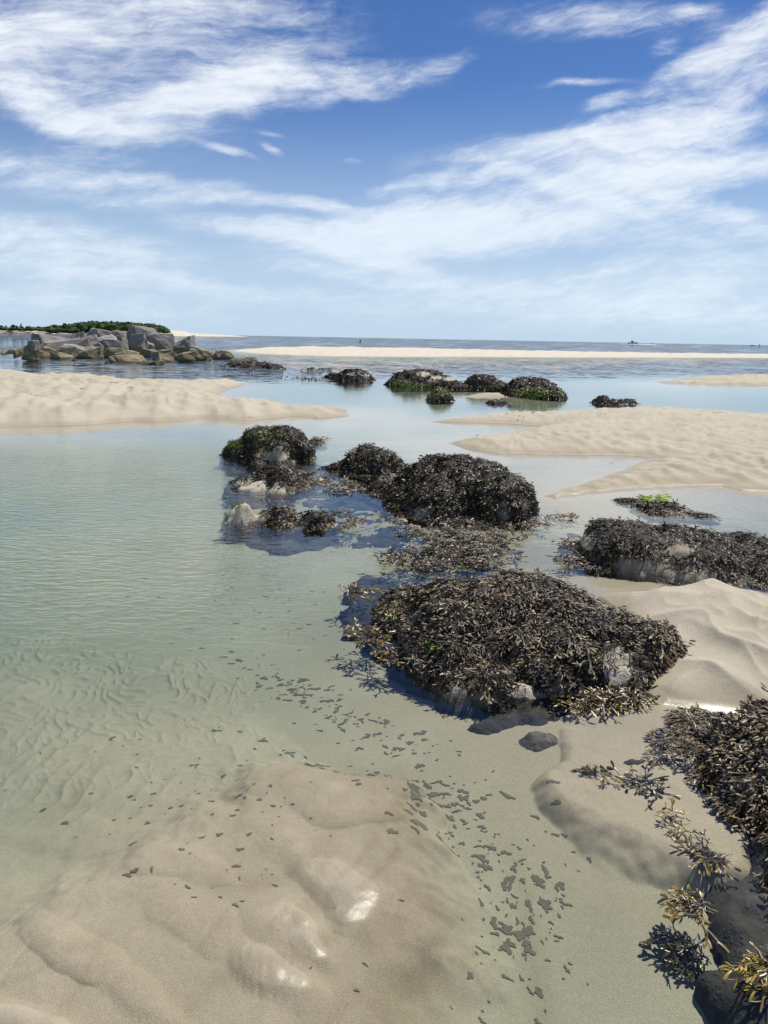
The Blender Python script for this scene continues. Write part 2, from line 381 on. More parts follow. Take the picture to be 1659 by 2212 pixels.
# sand bars: outline in survey pixels (optionally the height the point lies at), crest height, width of the slope, roughness of the surface, ripple length
BARS = [
 dict(poly=[(-260,775,.3),(0,786,.3),(60,789,.3),(130,800,.3),(195,801,.3),(250,808,.2),(330,818,.2),(420,823,.1),(470,814,.12),(505,817,.08),(537,829),(500,840),(468,852),(520,866),(580,874),(640,880),(700,880),(745,884),(747,899),(690,905),(640,902),(600,906),(530,912),(440,904),(400,910),(330,914),(290,911),(200,919),(100,922),(0,924),(-260,930)], h=.34, w=1.5, n=.066, rl=.8, wob=.16),
 dict(poly=[(930,912),(1000,903),(1060,895),(1130,890,.05),(1200,885,.05),(1350,881,.05),(1450,883,.05),(1659,895,.05),(2000,905),(2000,1110),(1659,1066),(1600,1062),(1560,1052),(1480,1055),(1380,1060),(1290,1067),(1200,1076),(1182,1072),(1215,1058),(1300,1032),(1350,1015),(1398,991),(1370,987),(1290,985),(1150,984),(1080,983),(1000,970),(963,957),(1040,945),(1110,934),(1168,922),(1090,917),(1000,914)], h=.17, w=.75, n=.034, rl=.38, wob=.05),
 dict(poly=[(1420,828),(1480,817),(1580,810),(1659,809),(1900,812),(1900,842),(1659,833),(1560,832),(1440,831)], h=.09, w=1.2, n=.08, rl=.6, wob=.3),
 dict(poly=[(488,758),(520,752,.15),(560,749,.2),(640,748,.22),(800,751,.22),(1000,755,.22),(1300,760,.22),(1659,765,.2),(2600,783,.2),(2600,798),(1659,774),(1200,773),(900,772),(700,771),(560,766),(505,761)], h=.32, w=3, n=.10, rl=3, wob=.5),
 dict(poly=[(1000,856),(1030,846,.06),(1060,845,.06),(1090,848,.04),(1104,852),(1100,858),(1060,858),(1020,860)], h=.09, w=.5, n=.02, rl=.5, wob=.05),
 dict(poly=[(1290,1292),(1330,1280,.02),(1400,1264,.08),(1530,1234,.17),(1600,1250,.15),(1680,1268,.13),(1900,1300,.12),(2000,1500),(2000,1640),(1659,1560),(1570,1545),(1490,1532),(1430,1522),(1395,1495),(1380,1440),(1375,1380),(1330,1320)], h=.17, w=.42, n=.0, rl=.3, wob=.02),
]
# shallow shelves under water: outline, level of the top, width of the scarp
SHELVES = [
 dict(poly=[(1165,1640),(1158,1662),(1185,1690),(1215,1718),(1260,1742),(1290,1768),(1360,1800),(1430,1830),(1520,1880),(1700,1800),(1700,1540),(1420,1500),(1230,1560),(1215,1620)], top=-.030, w=.11),
 dict(poly=[(560,1640),(700,1622),(840,1650),(900,1730),(930,1810),(935,1900),(920,2000),(890,2100),(840,2230),(500,2330),(0,2330),(-120,2200),(-60,2050),(80,1960),(200,1870),(350,1800),(420,1740)], top=-.018, w=.20),
]
# rounded tongues of sand on the shoal: centre, half-axes (survey px), tilt, height
LOBES = [
 (640,1800,190,75,-12,.020),(700,1860,150,70,-25,.018),(740,1900,100,62,-22,.020),(772,1955,66,60,-40,.014),(620,1990,170,85,-32,.019),(690,2040,80,40,-38,.020),
 (560,2065,110,60,-40,.022),(650,2130,90,60,-35,.014),(800,1950,70,80,-20,.010),(420,1960,200,80,-28,.012),(150,2020,160,60,-35,.016),(280,2120,190,45,-38,.012),(60,2200,140,60,-20,.03),
 (330,1840,170,50,-10,.014),(150,1730,220,60,-12,.010),(720,1700,170,60,-14,.014)]

KNOLLS = [(775,1945,60,52,-30,.014),(805,1975,55,75,-15,.012),(715,2005,78,42,-30,.014),(690,2050,62,36,-35,.014),(650,2110,75,50,-35,.014),(590,2080,80,50,-30,.010),(730,1890,90,60,-25,.012),(655,1960,80,50,-30,.010)]
def ground(x, y):
    x = np.asarray(x, float); y = np.asarray(y, float); shp = x.shape; x = x.ravel(); y = y.ravel()
    dist = np.hypot(x, y)
    p0 = np.stack([x, np.maximum(y, .25), np.zeros_like(x)], -1)
    qx, qy = proj(p0); qx = np.clip(qx, -1500, 3200); qy = np.clip(qy, 700, 2600)
    num = np.zeros_like(x); den = np.zeros_like(x)
    for (cx, cy, dp) in DEPTHS:
        s = 28+(cy-730)*.085
        wgt = 1/(((qx-cx)/2.2)**2+(qy-cy)**2+s*s*.35)**1.6
        if 780 < cy < 1480: dp = .07+dp*(.40+.12*float(sstep(1420, 1080, cy))*(cx < 520))
        if cy > 1580 and cx > 780 and dp > .045: dp *= 1.55
        num += wgt*dp; den += wgt
    z = -num/den
    z = np.where(dist > 160, np.minimum(z, -2.5), z)
    pond = sstep(30, 12, dist)
    # slow undulation and current ripples on the pool floor
    z += pond*.02*fbm(x*.9, y*.9, 3, 3)*np.clip(-z*8, .15, 1)
    wx = x+.12*fbm(x*2.1, y*2.1, 3, 21); wy = y+.10*fbm(x*2.3, y*2.3, 3, 25)
    ph = (wx*.92-wy*.38)*2*np.pi/.105+2.0*noise2(x*1.3, y*1.3, 30)
    rip = 1-np.abs(np.sin(ph/2)); rip = rip**1.4
    rmask = np.exp(-(((qx-430)/470)**2+((qy-1500)/250)**2)**1.5)
    z += rmask*.013*rip*np.clip(.4+noise2(x*1.1, y*1.1, 33), 0, 1.2)*1.2
    # finer hummocky ripples further left, shaped to imitate the bright net of caustics
    cell = 1-np.abs(noise2(wx*14+.6*noise2(x*6, y*6, 40), wy*9.5, 41)); cell = cell**5
    cm = np.exp(-((((qx-280)/600)**2+((qy-1330)/230)**2)))
    z += cm*.014*cell
    for s in SHELVES:
        d = sdist(x, y, wpoly(s['poly']))+(.06 if s['top'] < -.02 else .10)*fbm(x*3, y*3, 4, 50)
        f = sstep(-s['w'], s['w']*.6, d)
        z = z*(1-f)+np.maximum(z, s['top'])*f
    near = dist < 4.5
    xn, yn = x[near], y[near]; add = np.zeros_like(xn)
    pxn, pyn = qx[near]+28*fbm(xn*3.2, yn*3.2, 3, 60), qy[near]+22*fbm(xn*3.2+7, yn*3.2, 3, 63)
    for (cx, cy, rx, ry, ang, h) in LOBES:
        a = R(-ang); ux = ((pxn-cx)*math.cos(a)+(pyn-cy)*math.sin(a))/rx; uy = (-(pxn-cx)*math.sin(a)+(pyn-cy)*math.cos(a))/ry
        d = np.sqrt(ux*ux+uy*uy)
        prof = np.clip(1-d**2.2, 0, 1)
        fr = np.clip((ux*.75+uy*.65)/np.maximum(d, .05), -1, 1)          # steep on the lee side, gentle behind
        prof = np.clip(1-d*d, 0, 1)**(1.05-.6*fr)
        add = smax(add, 1.15*h*prof, .003)-.0004
    for (cx, cy, rx, ry, ang, h) in KNOLLS:
        a = R(-ang); ux = ((pxn-cx)*math.cos(a)+(pyn-cy)*math.sin(a))/rx; uy = (-(pxn-cx)*math.sin(a)+(pyn-cy)*math.cos(a))/ry
        add = add+.75*h*np.clip(1-ux*ux-uy*uy, 0, 1)**1.4
    # curved rill lines scouring the shoal
    rl = np.abs(noise2((xn*.55+yn*.9)*1.2, (xn*.9-yn*.55)*5.5+.8*noise2(xn*2, yn*2, 70), 71))
    rl = np.exp(-(rl/.07)**2)*sstep(900, 300, pxn)*sstep(1700, 1900, pyn)
    z[near] += add-.0025*rl+.003*fbm(xn*9, yn*9, 4, 75)
    stain = np.zeros_like(x)
    d = sdist(x[near], y[near], wpoly(SHELVES[1]['poly']))+.06*fbm(xn*3, yn*3, 4, 80)
    stain[near] = np.exp(-((d-.03)/.13)**2)*sstep(500, 800, qx[near])*1.1+sstep(0, .2, d)*.22+.5*np.exp(-(noise2((xn*.55+yn*.9)*1.2+3, (xn*.9-yn*.55)*4.5+.8*noise2(xn*2, yn*2, 72), 73)/.12)**2)*sstep(.0, .2, d)
    bnd = np.exp(-((qx-(1120+(qy-1800)*.25))/28)**2)*sstep(1740, 1800, qy)*sstep(2250, 2150, qy)*(dist < 4)
    stain = np.maximum(stain, bnd*.5)
    for i, b in enumerate(BARS):
        poly = wpoly(b['poly']); pa = np.array(poly); mx = b['w']*10+b['wob']*3
        sel = (x > pa[:, 0].min()-mx) & (x < pa[:, 0].max()+mx) & (y > pa[:, 1].min()-mx) & (y < pa[:, 1].max()+mx)
        xs, ys = x[sel], y[sel]
        d = sdist(xs, ys, poly)+b['wob']*fbm(xs/b['rl']*.35, ys/b['rl']*.35, 4, 90+i*5)
        top = b['h']*(1-np.exp(-np.maximum(d, 0)/b['w']))
        k = 1-np.exp(-np.maximum(d, 0)/(b['w']*.5))
        if b['n']:
            r1 = fbm(xs/b['rl'], ys/b['rl'], 4, 120+i*9, .55)
            cr = 1-np.abs(noise2(xs/b['rl']*1.7+.5*noise2(xs/b['rl'], ys/b['rl'], 7), ys/b['rl']*1.1, 140+i))
            lv = 1-np.abs(fbm(xs/b['rl']*.16, ys/b['rl']*.3, 2, 150+i))
            top = top+k*b['n']*(r1*.9+(cr-.6)*1.5+(lv-.7)*2.4)
        if i == 1:                              # long oblique ripples on the middle spit
            ph = (xs*.93+ys*.30)*2*np.pi/.30+1.8*fbm(xs*.7, ys*.5, 2, 160)
            rp = (.5+.5*np.sin(ph+.45*np.sin(ph)))**1.5
            top += k*.045*rp*sstep(16, 7, ys)
        if i == 0:
            ph = (xs*.95+ys*.25)*2*np.pi/.52+2.0*fbm(xs*.5, ys*.3, 2, 165)
            top += k*.04*(.5+.5*np.sin(ph+.45*np.sin(ph)))**1.5*sstep(24, 14, ys)
        if i == 5:                              # the mound: a peak and crossing crest lines
            ax = P(1545, 1236, .2); dd = np.hypot(xs-ax[0], (ys-ax[1])*1.0)
            top += .115*np.exp(-(dd/.34)**1.1)
            cr = 1-np.abs(noise2(xs*2.3+.35*noise2(xs*2, ys*2, 170)+ys*.8, ys*2.0-xs*.4, 171)); cr2 = 1-np.abs(noise2(xs*4.1-ys*1.4, ys*3.4+.4*noise2(xs*3, ys*3, 172), 173))
            top += k*(.050*cr**3+.020*cr2**4-.016)+.004*fbm(xs*7, ys*7, 3, 175)*k
        slope = .05 if i not in (5,) else .10
        hb = np.where(d > 0, top, d*slope)
        z[sel] = smax(hb, z[sel], .006 if i in (1, 5, 4) else .02)
    # the far shore with its beach and low dune
    az = np.degrees(np.arctan2(x, y)); far = (dist > 420)
    xs, ys = x[far], y[far]
    sd_ = np.minimum(ys-690-18*noise2(xs*.006, ys*.0, 200), (-182-xs)*.9+ np.minimum((ys-690)*.05, 4))
    sd_ = np.minimum(sd_, 1050-ys)
    hb = np.where(sd_ > 0, 3.6*(1-np.exp(-np.minimum(np.maximum(sd_, 0), 2000)/38)), sd_*.03)
    ridge = 4.5*np.exp(-(((xs+250)/85)**2+((ys-800)/70)**2))
    z[far] = np.maximum(z[far], np.maximum(hb+np.where(sd_ > 20, ridge, 0), -4))
    return z.reshape(shp), stain.reshape(shp)

gz, gst = ground(gx, gy)
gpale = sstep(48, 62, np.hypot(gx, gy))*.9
gv = np.stack([gx, gy, gz], -1)
gf = grid_faces(NR, NC, True)
# close the hole under the viewer
gv = np.vstack([gv, [[0, 0, float(gz[-NC:].mean())]]]); gst = np.append(gst, 0); gpale = np.append(gpale, 0)
cap = np.stack([(NR-1)*NC+np.arange(NC), (NR-1)*NC+(np.arange(NC)+1) % NC, np.full(NC, NR*NC), np.full(NC, NR*NC)], -1)
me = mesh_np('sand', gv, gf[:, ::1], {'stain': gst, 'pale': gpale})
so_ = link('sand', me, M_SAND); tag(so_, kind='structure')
bm = bmesh.new(); bm.from_mesh(me); bm.verts.ensure_lookup_table()
cv = bm.verts[NR*NC]
for i in range(NC): bm.faces.new((bm.verts[(NR-1)*NC+i], bm.verts[(NR-1)*NC+(i+1) % NC], cv))
bmesh.ops.recalc_face_normals(bm, faces=bm.faces[:]); bm.to_mesh(me); bm.free()
me.polygons.foreach_set('use_smooth', np.ones(len(me.polygons), bool))
if me.polygons[0].normal.z < 0: me.flip_normals()

# ------------------------------------------------------------------ the water body
def build_water():
    dist = np.concatenate([[.3], np.geomspace(.8, 60, 150), np.geomspace(66, 38000, 40)])
    az = np.concatenate([np.linspace(-180, -40, 24)[:-1], np.linspace(-40, 40, 130), np.linspace(40, 180, 24)[1:-1]])*R(1)
    x = (dist[:, None]*np.sin(az)).ravel(); y = (dist[:, None]*np.cos(az)).ravel(); n = len(az); m = len(dist)
    qx, qy = proj(np.stack([x, np.maximum(y, .25), 0*x], -1)); d = np.hypot(x, y)
    nz = fbm(x*.25, y*.25, 3, 300)
    pool = sstep(1480, 1280, qy)*sstep(940, 1000, qy)*sstep(760, 520, qx+120*nz)
    rip = pool*(1.0+.8*np.clip(nz+.3, 0, 1))+.10*sstep(1500, 1300, qy)
    chop = sstep(834, 800, qy+10*nz)*np.clip(.75+.5*nz, .3, 1.2)
    chop = chop*(1-.9*np.exp(-((qx-150)/420)**2-((qy-800)/24)**2))
    top = np.stack([x, y, 0*x], -1)
    v = np.vstack([top, top*[1, 1, 0]+[0, 0, -8.0], [[0, 0, 0]], [[0, 0, -8]]])
    f = grid_faces(m, n, True); N = m*n
    tri = []
    quads = [f, f[:, ::-1]+N]
    o = (m-1)*n+np.arange(n); o2 = (m-1)*n+(np.arange(n)+1) % n
    quads.append(np.stack([o, o2, o2+N, o+N], -1))
    me = mesh_np('water', v, np.vstack(quads), {'ripple': np.concatenate([rip, rip, [0, 0]]), 'chop': np.concatenate([chop, chop, [0, 0]])})
    bm = bmesh.new(); bm.from_mesh(me); bm.verts.ensure_lookup_table()
    for i in range(n):
        bm.faces.new((bm.verts[i], bm.verts[(i+1) % n], bm.verts[2*N])); bm.faces.new((bm.verts[N+(i+1) % n], bm.verts[N+i], bm.verts[2*N+1]))
    bmesh.ops.recalc_face_normals(bm, faces=bm.faces[:]); bm.to_mesh(me); bm.free()
    me.polygons.foreach_set('use_smooth', np.zeros(len(me.polygons), bool))
    o = link('water', me, M_WATER); tag(o, kind='structure')
build_water()

# ------------------------------------------------------------------ seaweed fronds
def frond(r, hi=True, slim=1.0, forks=2, blunt=False):
    """one forked strap, length about 1, lying along +x; returns verts, quads, t"""
    V_, Fc, T = [], [], []
    across = 3 if hi else 2
    bend = r.uniform(-.4, .0); 
    def strap(p, ang, L, w0, w1, t0, t1, nseg, tip):
        prev = None; pos = np.array(p, float)
        curl = r.uniform(-.5, .5)
        for k in range(nseg+1):
            s = k/nseg
            a = ang+curl*s
            if k: pos = pos+np.array([math.cos(a), math.sin(a)])*L/nseg
            wd = w0+(w1-w0)*s
            if tip: wd = [w0, w1*1.0, w1*1.12, w1*.42][min(3, round(s*3))] if not blunt else [w0, w1*1.1, w1*1.35, w1*.95][min(3, round(s*3))]
            nx, ny = -math.sin(a), math.cos(a)
            rr = pos[0]; zc = bend*rr*rr+.05*math.sin(7*rr+ang*3)
            tw = .35*math.sin(3*rr+curl*4)*wd
            th = wd*(.28 if tip else .14)
            base = len(V_)
            if across == 3:
                V_.extend([(pos[0]-nx*wd/2, pos[1]-ny*wd/2, zc-tw), (pos[0], pos[1], zc+th), (pos[0]+nx*wd/2, pos[1]+ny*wd/2, zc+tw)])
            else:
                V_.extend([(pos[0]-nx*wd/2, pos[1]-ny*wd/2, zc-tw), (pos[0]+nx*wd/2, pos[1]+ny*wd/2, zc+tw+th*.5)])
            T.extend([t0+(t1-t0)*s]*across)
            if prev is not None:
                for c in range(across-1): Fc.append((prev+c, prev+c+1, base+c+1, base+c))
            prev = base
        return pos, ang+curl
    W0 = .055*slim
    def grow(p, ang, lvl, t):
        if lvl == forks:
            strap(p, ang, r.uniform(.2, .34), W0*.8, W0*r.uniform(.95, 1.5), t, 1.0, 3, True); return
        q, a = strap(p, ang, r.uniform(.24, .36), W0*(.7 if lvl == 0 else .95), W0*1.1, t, t+.28, 2, False)
        sp = r.uniform(.3, .6)
        grow(q, a-sp, lvl+1, t+.28); grow(q, a+sp, lvl+1, t+.28)
    grow((0, 0), 0.0, 0, 0.0)
    return np.array(V_), np.array(Fc), np.array(T)
_r = np.random.default_rng(5)
FR_HI = [frond(_r, True) for _ in range(14)]
FR_LO = [frond(_r, False, 1.25) for _ in range(10)]
FR_FAR = [frond(_r, False, 1.7, 1) for _ in range(8)]
def bud(r):
    V_, Fc, T = [], [], []; L = r.uniform(.5, .75)
    for k, (s_, w_) in enumerate(((0, .04), (.18, .13), (.5, .2), (.82, .14), (1, .03))):
        for j in range(6):
            a = j*math.pi/3; V_.append((s_*L, w_*L*math.cos(a)*1.25, w_*L*math.sin(a))); T.append(.5)
        if k:
            b = len(V_)-12
            for j in range(6): Fc.append((b+j, b+(j+1) % 6, b+6+(j+1) % 6, b+6+j))
    return np.array(V_), np.array(Fc), np.array(T)
FR_BUD = [bud(_r) for _ in range(6)]
FR_FAN = [frond(_r, True, .95, 3, True) for _ in range(6)]

def fronds_mesh(name, pos, fwd, nrm, size, tint, lib, r, tipgain=.5):
    fwd = fwd/np.linalg.norm(fwd, axis=1, keepdims=True)
    side = np.cross(nrm, fwd); side /= np.linalg.norm(side, axis=1, keepdims=True)+1e-9
    up = np.cross(fwd, side)
    which = r.integers(0, len(lib), len(pos)); vs, fs, ts = [], [], []; off = 0
    for k, (V_, Fc, T) in enumerate(lib):
        i = np.where(which == k)[0]
        if not len(i): continue
        B = np.stack([fwd[i], side[i], up[i]], 1)*size[i][:, None, None]
        v = np.einsum('vk,nkc->nvc', V_, B)+pos[i][:, None, :]
        nv = len(V_)
        fs.append((Fc[None]+(np.arange(len(i))*nv)[:, None, None]).reshape(-1, 4)+off)
        vs.append(v.reshape(-1, 3)); ts.append(np.clip(tint[i][:, None]+tipgain*(T[None]**2-.25), 0, 1).ravel()); off += nv*len(i)
    if name is None: return np.vstack(vs), np.vstack(fs), np.concatenate(ts)
    return mesh_np(name, np.vstack(vs), np.vstack(fs), {'tint': np.concatenate(ts)})

# ------------------------------------------------------------------ rocks as merged domes
class Rock:
    def __init__(s, lobes, seed, amp=.05, nsc=3.0):
        s.l = lobes; s.seed = seed; s.amp = amp; s.nsc = nsc
        s.x0 = min(l[0]-max(l[2], l[3])*1.25 for l in lobes); s.x1 = max(l[0]+max(l[2], l[3])*1.25 for l in lobes)
        s.y0 = min(l[1]-max(l[2], l[3])*1.25 for l in lobes); s.y1 = max(l[1]+max(l[2], l[3])*1.25 for l in lobes)
    def h(s, x, y):
        z = np.full(np.shape(x), -1.0)
        nx = s.amp*1.3*fbm(x*s.nsc, y*s.nsc, 4, s.seed); ny = s.amp*1.3*fbm(x*s.nsc+9, y*s.nsc, 4, s.seed+3)
        for L_ in s.l:
            (cx, cy, rx, ry, hh, rot, p), q_ = L_[:7], (L_[7] if len(L_) > 7 else .62)
            c, t = math.cos(rot), math.sin(rot); dx, dy = x+nx-cx, y+ny-cy
            u = np.abs((dx*c+dy*t)/rx); v = np.abs((-dx*t+dy*c)/ry)
            d = (u**p+v**p)**(1/p)
            zz = np.where(d < 1, (hh+.12)*np.clip(1-d**2.4, 0, 1)**q_-.12, -.12-(d-1)*1.6)
            z = smax(zz, z, .07)
        return z+s.amp*fbm(x*s.nsc*1.6, y*s.nsc*1.6, 5, s.seed+11, .55)*sstep(-.3, .1, z)
    def mesh(s, name, step, bare=None):
        xs = np.arange(s.x0, s.x1, step); ys = np.arange(s.y0, s.y1, step)
        X, Y = np.meshgrid(xs, ys); Z = s.h(X, Y); Z = np.maximum(Z, -.55)
        v = np.stack([X, Y, Z], -1).reshape(-1, 3); f = grid_faces(len(ys), len(xs))
        keep = (v[f][:, :, 2] > -.54).any(1); f = f[keep]
        used = np.unique(f); mp = np.full(len(v), -1); mp[used] = np.arange(len(used))
        v = v[used]; at_ = {}
        if bare is not None:
            px, py = proj(v); b_ = np.zeros(len(v))
            for (bx, by, rx, ry) in bare: b_ = np.maximum(b_, np.clip(1.5-((px-bx)/rx)**2*.8-((py-by)/ry)**2*.8, 0, 1))
            at_ = {'bare': b_}
        return mesh_np(name, v, mp[f], at_)
    def sample(s, n, r, zmin=-.06, bare=(), only=(), patch=None, stick=3.0):
        out = []; tot = 0
        while tot < n:
            m = 20000
            x = r.uniform(s.x0, s.x1, m); y = r.uniform(s.y0, s.y1, m); z = s.h(x, y); e = .012
            gx_ = (s.h(x+e, y)-s.h(x-e, y))/(2*e); gy_ = (s.h(x, y+e)-s.h(x, y-e))/(2*e)
            wgt = np.minimum(np.sqrt(1+gx_**2+gy_**2), stick)/stick
            ok = (z > zmin) & (r.random(m) < wgt)
            if patch is not None: ok &= fbm(x*patch[0], y*patch[0], 3, s.seed+77) > patch[1]
            px, py = proj(np.stack([x, y, z], -1))
            jx, jy = r.normal(0, 1, m), r.normal(0, 1, m)
            for (bx, by, rx, ry) in bare: ok &= ((px-bx)/rx)**2+((py-by)/ry)**2 > 1+.25*jx
            if only:
                a = np.zeros(m, bool)
                for (bx, by, rx, ry) in only: a |= ((px-bx)/rx)**2+((py-by)/ry)**2 < 1+.3*jy
                ok &= a
            nn = np.stack([-gx_, -gy_, np.ones(m)], -1); nn /= np.linalg.norm(nn, axis=1, keepdims=True)
            out.append((np.stack([x, y, z], -1)[ok], nn[ok])); tot += ok.sum()
            if tot == 0 and len(out) > 30: return np.zeros((0, 3)), np.zeros((0, 3))
            if len(out) > 400: break
        p = np.vstack([o[0] for o in out])[:n]; q = np.vstack([o[1] for o in out])[:n]
        return p, q

def lobe(pxc, py_front, wpx, py_top, dr=.8, p=2.4, rot=0.0, q=.8):
    dr = dr*1.4
    """dome from the photo: middle column, waterline row, width, top row"""
    f0 = P(pxc, py_front); d0 = math.hypot(f0[0], f0[1]); u = np.array([f0[0], f0[1]])/d0
    rx = wpx/2/F*math.hypot(d0, CAMH)*1.02
    ry = rx*dr; rx /= 1-.0; cd = d0+ry*.95
    hz = Zat(pxc, py_top, cd+ry*.5)-.015
    c = u*cd
    return (c[0], c[1], rx, ry, hz, math.atan2(-u[0], u[1])+rot, p, q)

def dress(p, n, r, spread=.9, lift=(.0, .2), thick=.03):
    m = len(p)
    d = np.stack([n[:, 0]*n[:, 2], n[:, 1]*n[:, 2], -(n[:, 0]**2+n[:, 1]**2)], -1)
    ln = np.linalg.norm(d, axis=1, keepdims=True)
    flow = np.arctan2(n[:, 1], n[:, 0])
    a0 = r.uniform(0, 2*np.pi, m)
    rd = np.stack([np.cos(a0), np.sin(a0), 0*a0], -1); rd -= n*(rd*n).sum(1, keepdims=True)
    d = d/(ln+1e-6)*np.clip(ln*2.2, 0, 1)+rd*(1.05-np.clip(ln*2.0, 0, 1))
    d /= np.linalg.norm(d, axis=1, keepdims=True)+1e-9
    b = np.cross(n, d); a = r.normal(0, spread, m)[:, None]
    a = a*.55+1.5*fbm(p[:, 0]*3.1, p[:, 1]*3.1, 2, 321)[:, None]
    d = d*np.cos(a)+b*np.sin(a)
    lf = r.uniform(lift[0], lift[1], m)[:, None]
    f = d*np.cos(lf)+n*np.sin(lf)
    roll = r.normal(0, .38, m)[:, None]; sd2 = np.cross(n, d)
    nn = n*np.cos(roll)+sd2*np.sin(roll)
    pos = p+n*r.uniform(-.005, thick, m)[:, None]
    return pos, f, nn

def tints(n, r, pos, pale=.10):
    """patchy: mostly black, drifts of tan and bleached pieces"""
    pt = fbm(pos[:, 0]*3.5, pos[:, 1]*3.5, 3, 401)
    t = .19+.20*pt+r.normal(0, .15, n)
    t = np.where(r.random(n) < pale*1.15+.14*np.clip(pt, 0, 1), t+r.uniform(.25, .7, n), t)
    return np.clip(t, 0, .95)

def weed_rock(name, label, cat, lobes, seed, n, size, lib, step=.02, bare=(), algae=(), stone=None, zmin=-.06, amp=.05, nsc=3., thick=.016, spread=.7,
              lift=(.0, .12), patch=None, pale=.10, nalg=1400, group='seaweed covered rocks', buds=0):
    r = np.random.default_rng(seed)
    rk = Rock(lobes, seed, amp, nsc)
    o = link(name, rk.mesh(name, step, bare), stone or M_STONE)
    tag(o, label, cat, group)
    p, nn = rk.sample(n, r, zmin, bare=list(bare), patch=patch)
    pos, f, up = dress(p, nn, r, spread, lift, thick); n_ = nn
    # pieces at the waterline float out flat
    deep = pos[:, 2] < -.035; low = (pos[:, 2] < .02) & ~deep
    f[low, 2] *= .15; pos[low, 2] = np.maximum(pos[low, 2], r.uniform(-.02, .008, low.sum()))
    up[low] = up[low]*.3+np.array([0, 0, 1.0])
    sz = size*r.lognormal(0, .22, len(pos))
    t = tints(len(pos), r, pos, pale)-(.10 if lib is FR_FAR else 0); t = np.where(low, np.clip(t+.18, 0, .7), t); t = np.where(deep, t*.35, t)
    # long limp straps first, short tips over them
    lg = r.random(len(pos)) < .3; sz[lg] *= 1.3; t[lg] *= .6; pos[lg] -= n_[lg]*thick*.3; f[lg] = f[lg]*[1, 1, .55]
    parts = [fronds_mesh(None, pos, f, up, sz, t, lib, r)]
    if buds:                                    # swollen tan tips, in drifts
        k = np.where((fbm(pos[:, 0]*5, pos[:, 1]*5, 2, seed+9)+r.normal(0, .3, len(pos)) > .05) & (pos[:, 2] > .05))[0][:buds]
        parts.append(fronds_mesh(None, pos[k]+n_[k]*.014, f[k]+n_[k]*.25, up[k], r.uniform(.026, .046, len(k)), np.clip(r.normal(.70, .12, len(k)), .35, .97), FR_BUD, r, 0))
    o1 = 0; fs_ = []
    for a_ in parts: fs_.append(a_[1]+o1); o1 += len(a_[0])
    me_ = mesh_np('seaweed', np.vstack([a_[0] for a_ in parts]), np.vstack(fs_), {'tint': np.concatenate([a_[2] for a_ in parts])})
    w_ = link('seaweed', me_, M_WEED, o); w_['kind'] = 'stuff'
    if algae:
        p, nn = rk.sample(nalg, r, -.03, only=list(algae))
    if algae and not len(p): print('no algae on', label)
    if algae and len(p):
        pos, f, up = dress(p, nn, r, 1.2, (.0, .5), thick*1.4); pos = pos+nn*thick*.6
        a_ = link('green_algae', fronds_mesh('green_algae', pos, f, up, size*.6*r.lognormal(0, .3, len(pos)), np.clip(r.normal(.5, .22, len(pos)), 0, 1), FR_LO if lib is not FR_FAR else FR_FAR, r, .2), M_ALGAE, o)
        a_['kind'] = 'stuff'
    return o, rk

# --- near and middle rocks
weed_rock('seaweed_rock', 'broad low foreground rock buried in black bladderwrack, pale barnacled stone along its front', 'rock',
  [lobe(1000,1478,330,1235,1.2,2.6), lobe(1130,1488,440,1225,1.0,2.6), lobe(1290,1495,300,1300,.95,2.6), lobe(900,1400,240,1262,1.1,2.2), lobe(1400,1470,140,1330,1.0,2.2), (*P(1060,1460,.05)[:2], .27, .17, .075, -.05, 2.6, 1.1), (*P(1190,1450,.08)[:2], .22, .12, .10, -.25, 2.4, 1.1), (*P(1080,1545,-.05)[:2], .21, .16, -.04, -.2, 2.2, 1.2), (*P(1200,1542,-.05)[:2], .27, .16, -.035, -.2, 2.2, 1.2), (*P(1320,1522,-.05)[:2], .17, .10, -.03, -.1, 2.2, .7)],
  101, 16500, .064, FR_HI, .014, buds=1900, bare=[(1000,1503,66,28),(1165,1490,85,17),(1335,1440,28,36)], algae=[(850,1320,24,16),(950,1400,14,14)], stone=M_STONE_PALE, amp=.045, nsc=4, nalg=60, pale=.2, zmin=.02, lift=(.0, .13))
_a, _b = P(1535,1850,-.05), P(1605,2260,-.05); _d = (_b-_a)/np.linalg.norm(_b-_a); _c = (_a+_b)/2+np.array([-_d[1], _d[0], 0])*.21
SLAB = (_c[0], _c[1], .26, np.linalg.norm(_b-_a)*.62, -.025, math.atan2(-_d[0], _d[1]), 2.8, .6)
weed_rock('seaweed_rock', 'weed covered rock at the right edge with tan wrack tips, nearest to the viewer', 'rock',
  [lobe(1540,1712,350,1532,.95,2.4), lobe(1680,1790,330,1500,1.0,2.4), lobe(1790,1990,300,1700,.9,2.0), SLAB],
  102, 9500, .064, FR_HI, .012, buds=1300, bare=[(1640,1830,50,60),(1670,1940,50,60),(1545,1700,22,18)], stone=M_STONE_DARK, amp=.035, nsc=6, zmin=-.015, pale=.26, lift=(.0, .16))
weed_rock('seaweed_rock', 'long flat weed covered rock behind the sand mound, dark bare stone on its front', 'rock',
  [lobe(1330,1228,190,1112,.9,2.6,0,.55), lobe(1440,1250,300,1128,.75,3.0,0,.45), lobe(1600,1250,330,1150,.7,2.8,0,.5), lobe(1760,1255,330,1165,.8,2.6)],
  103, 10500, .066, FR_HI, .012, bare=[(1400,1226,80,34),(1330,1245,50,22),(1490,1240,55,24),(1470,1188,26,12),(1275,1165,20,20)], stone=M_STONE, amp=.045, pale=.12)
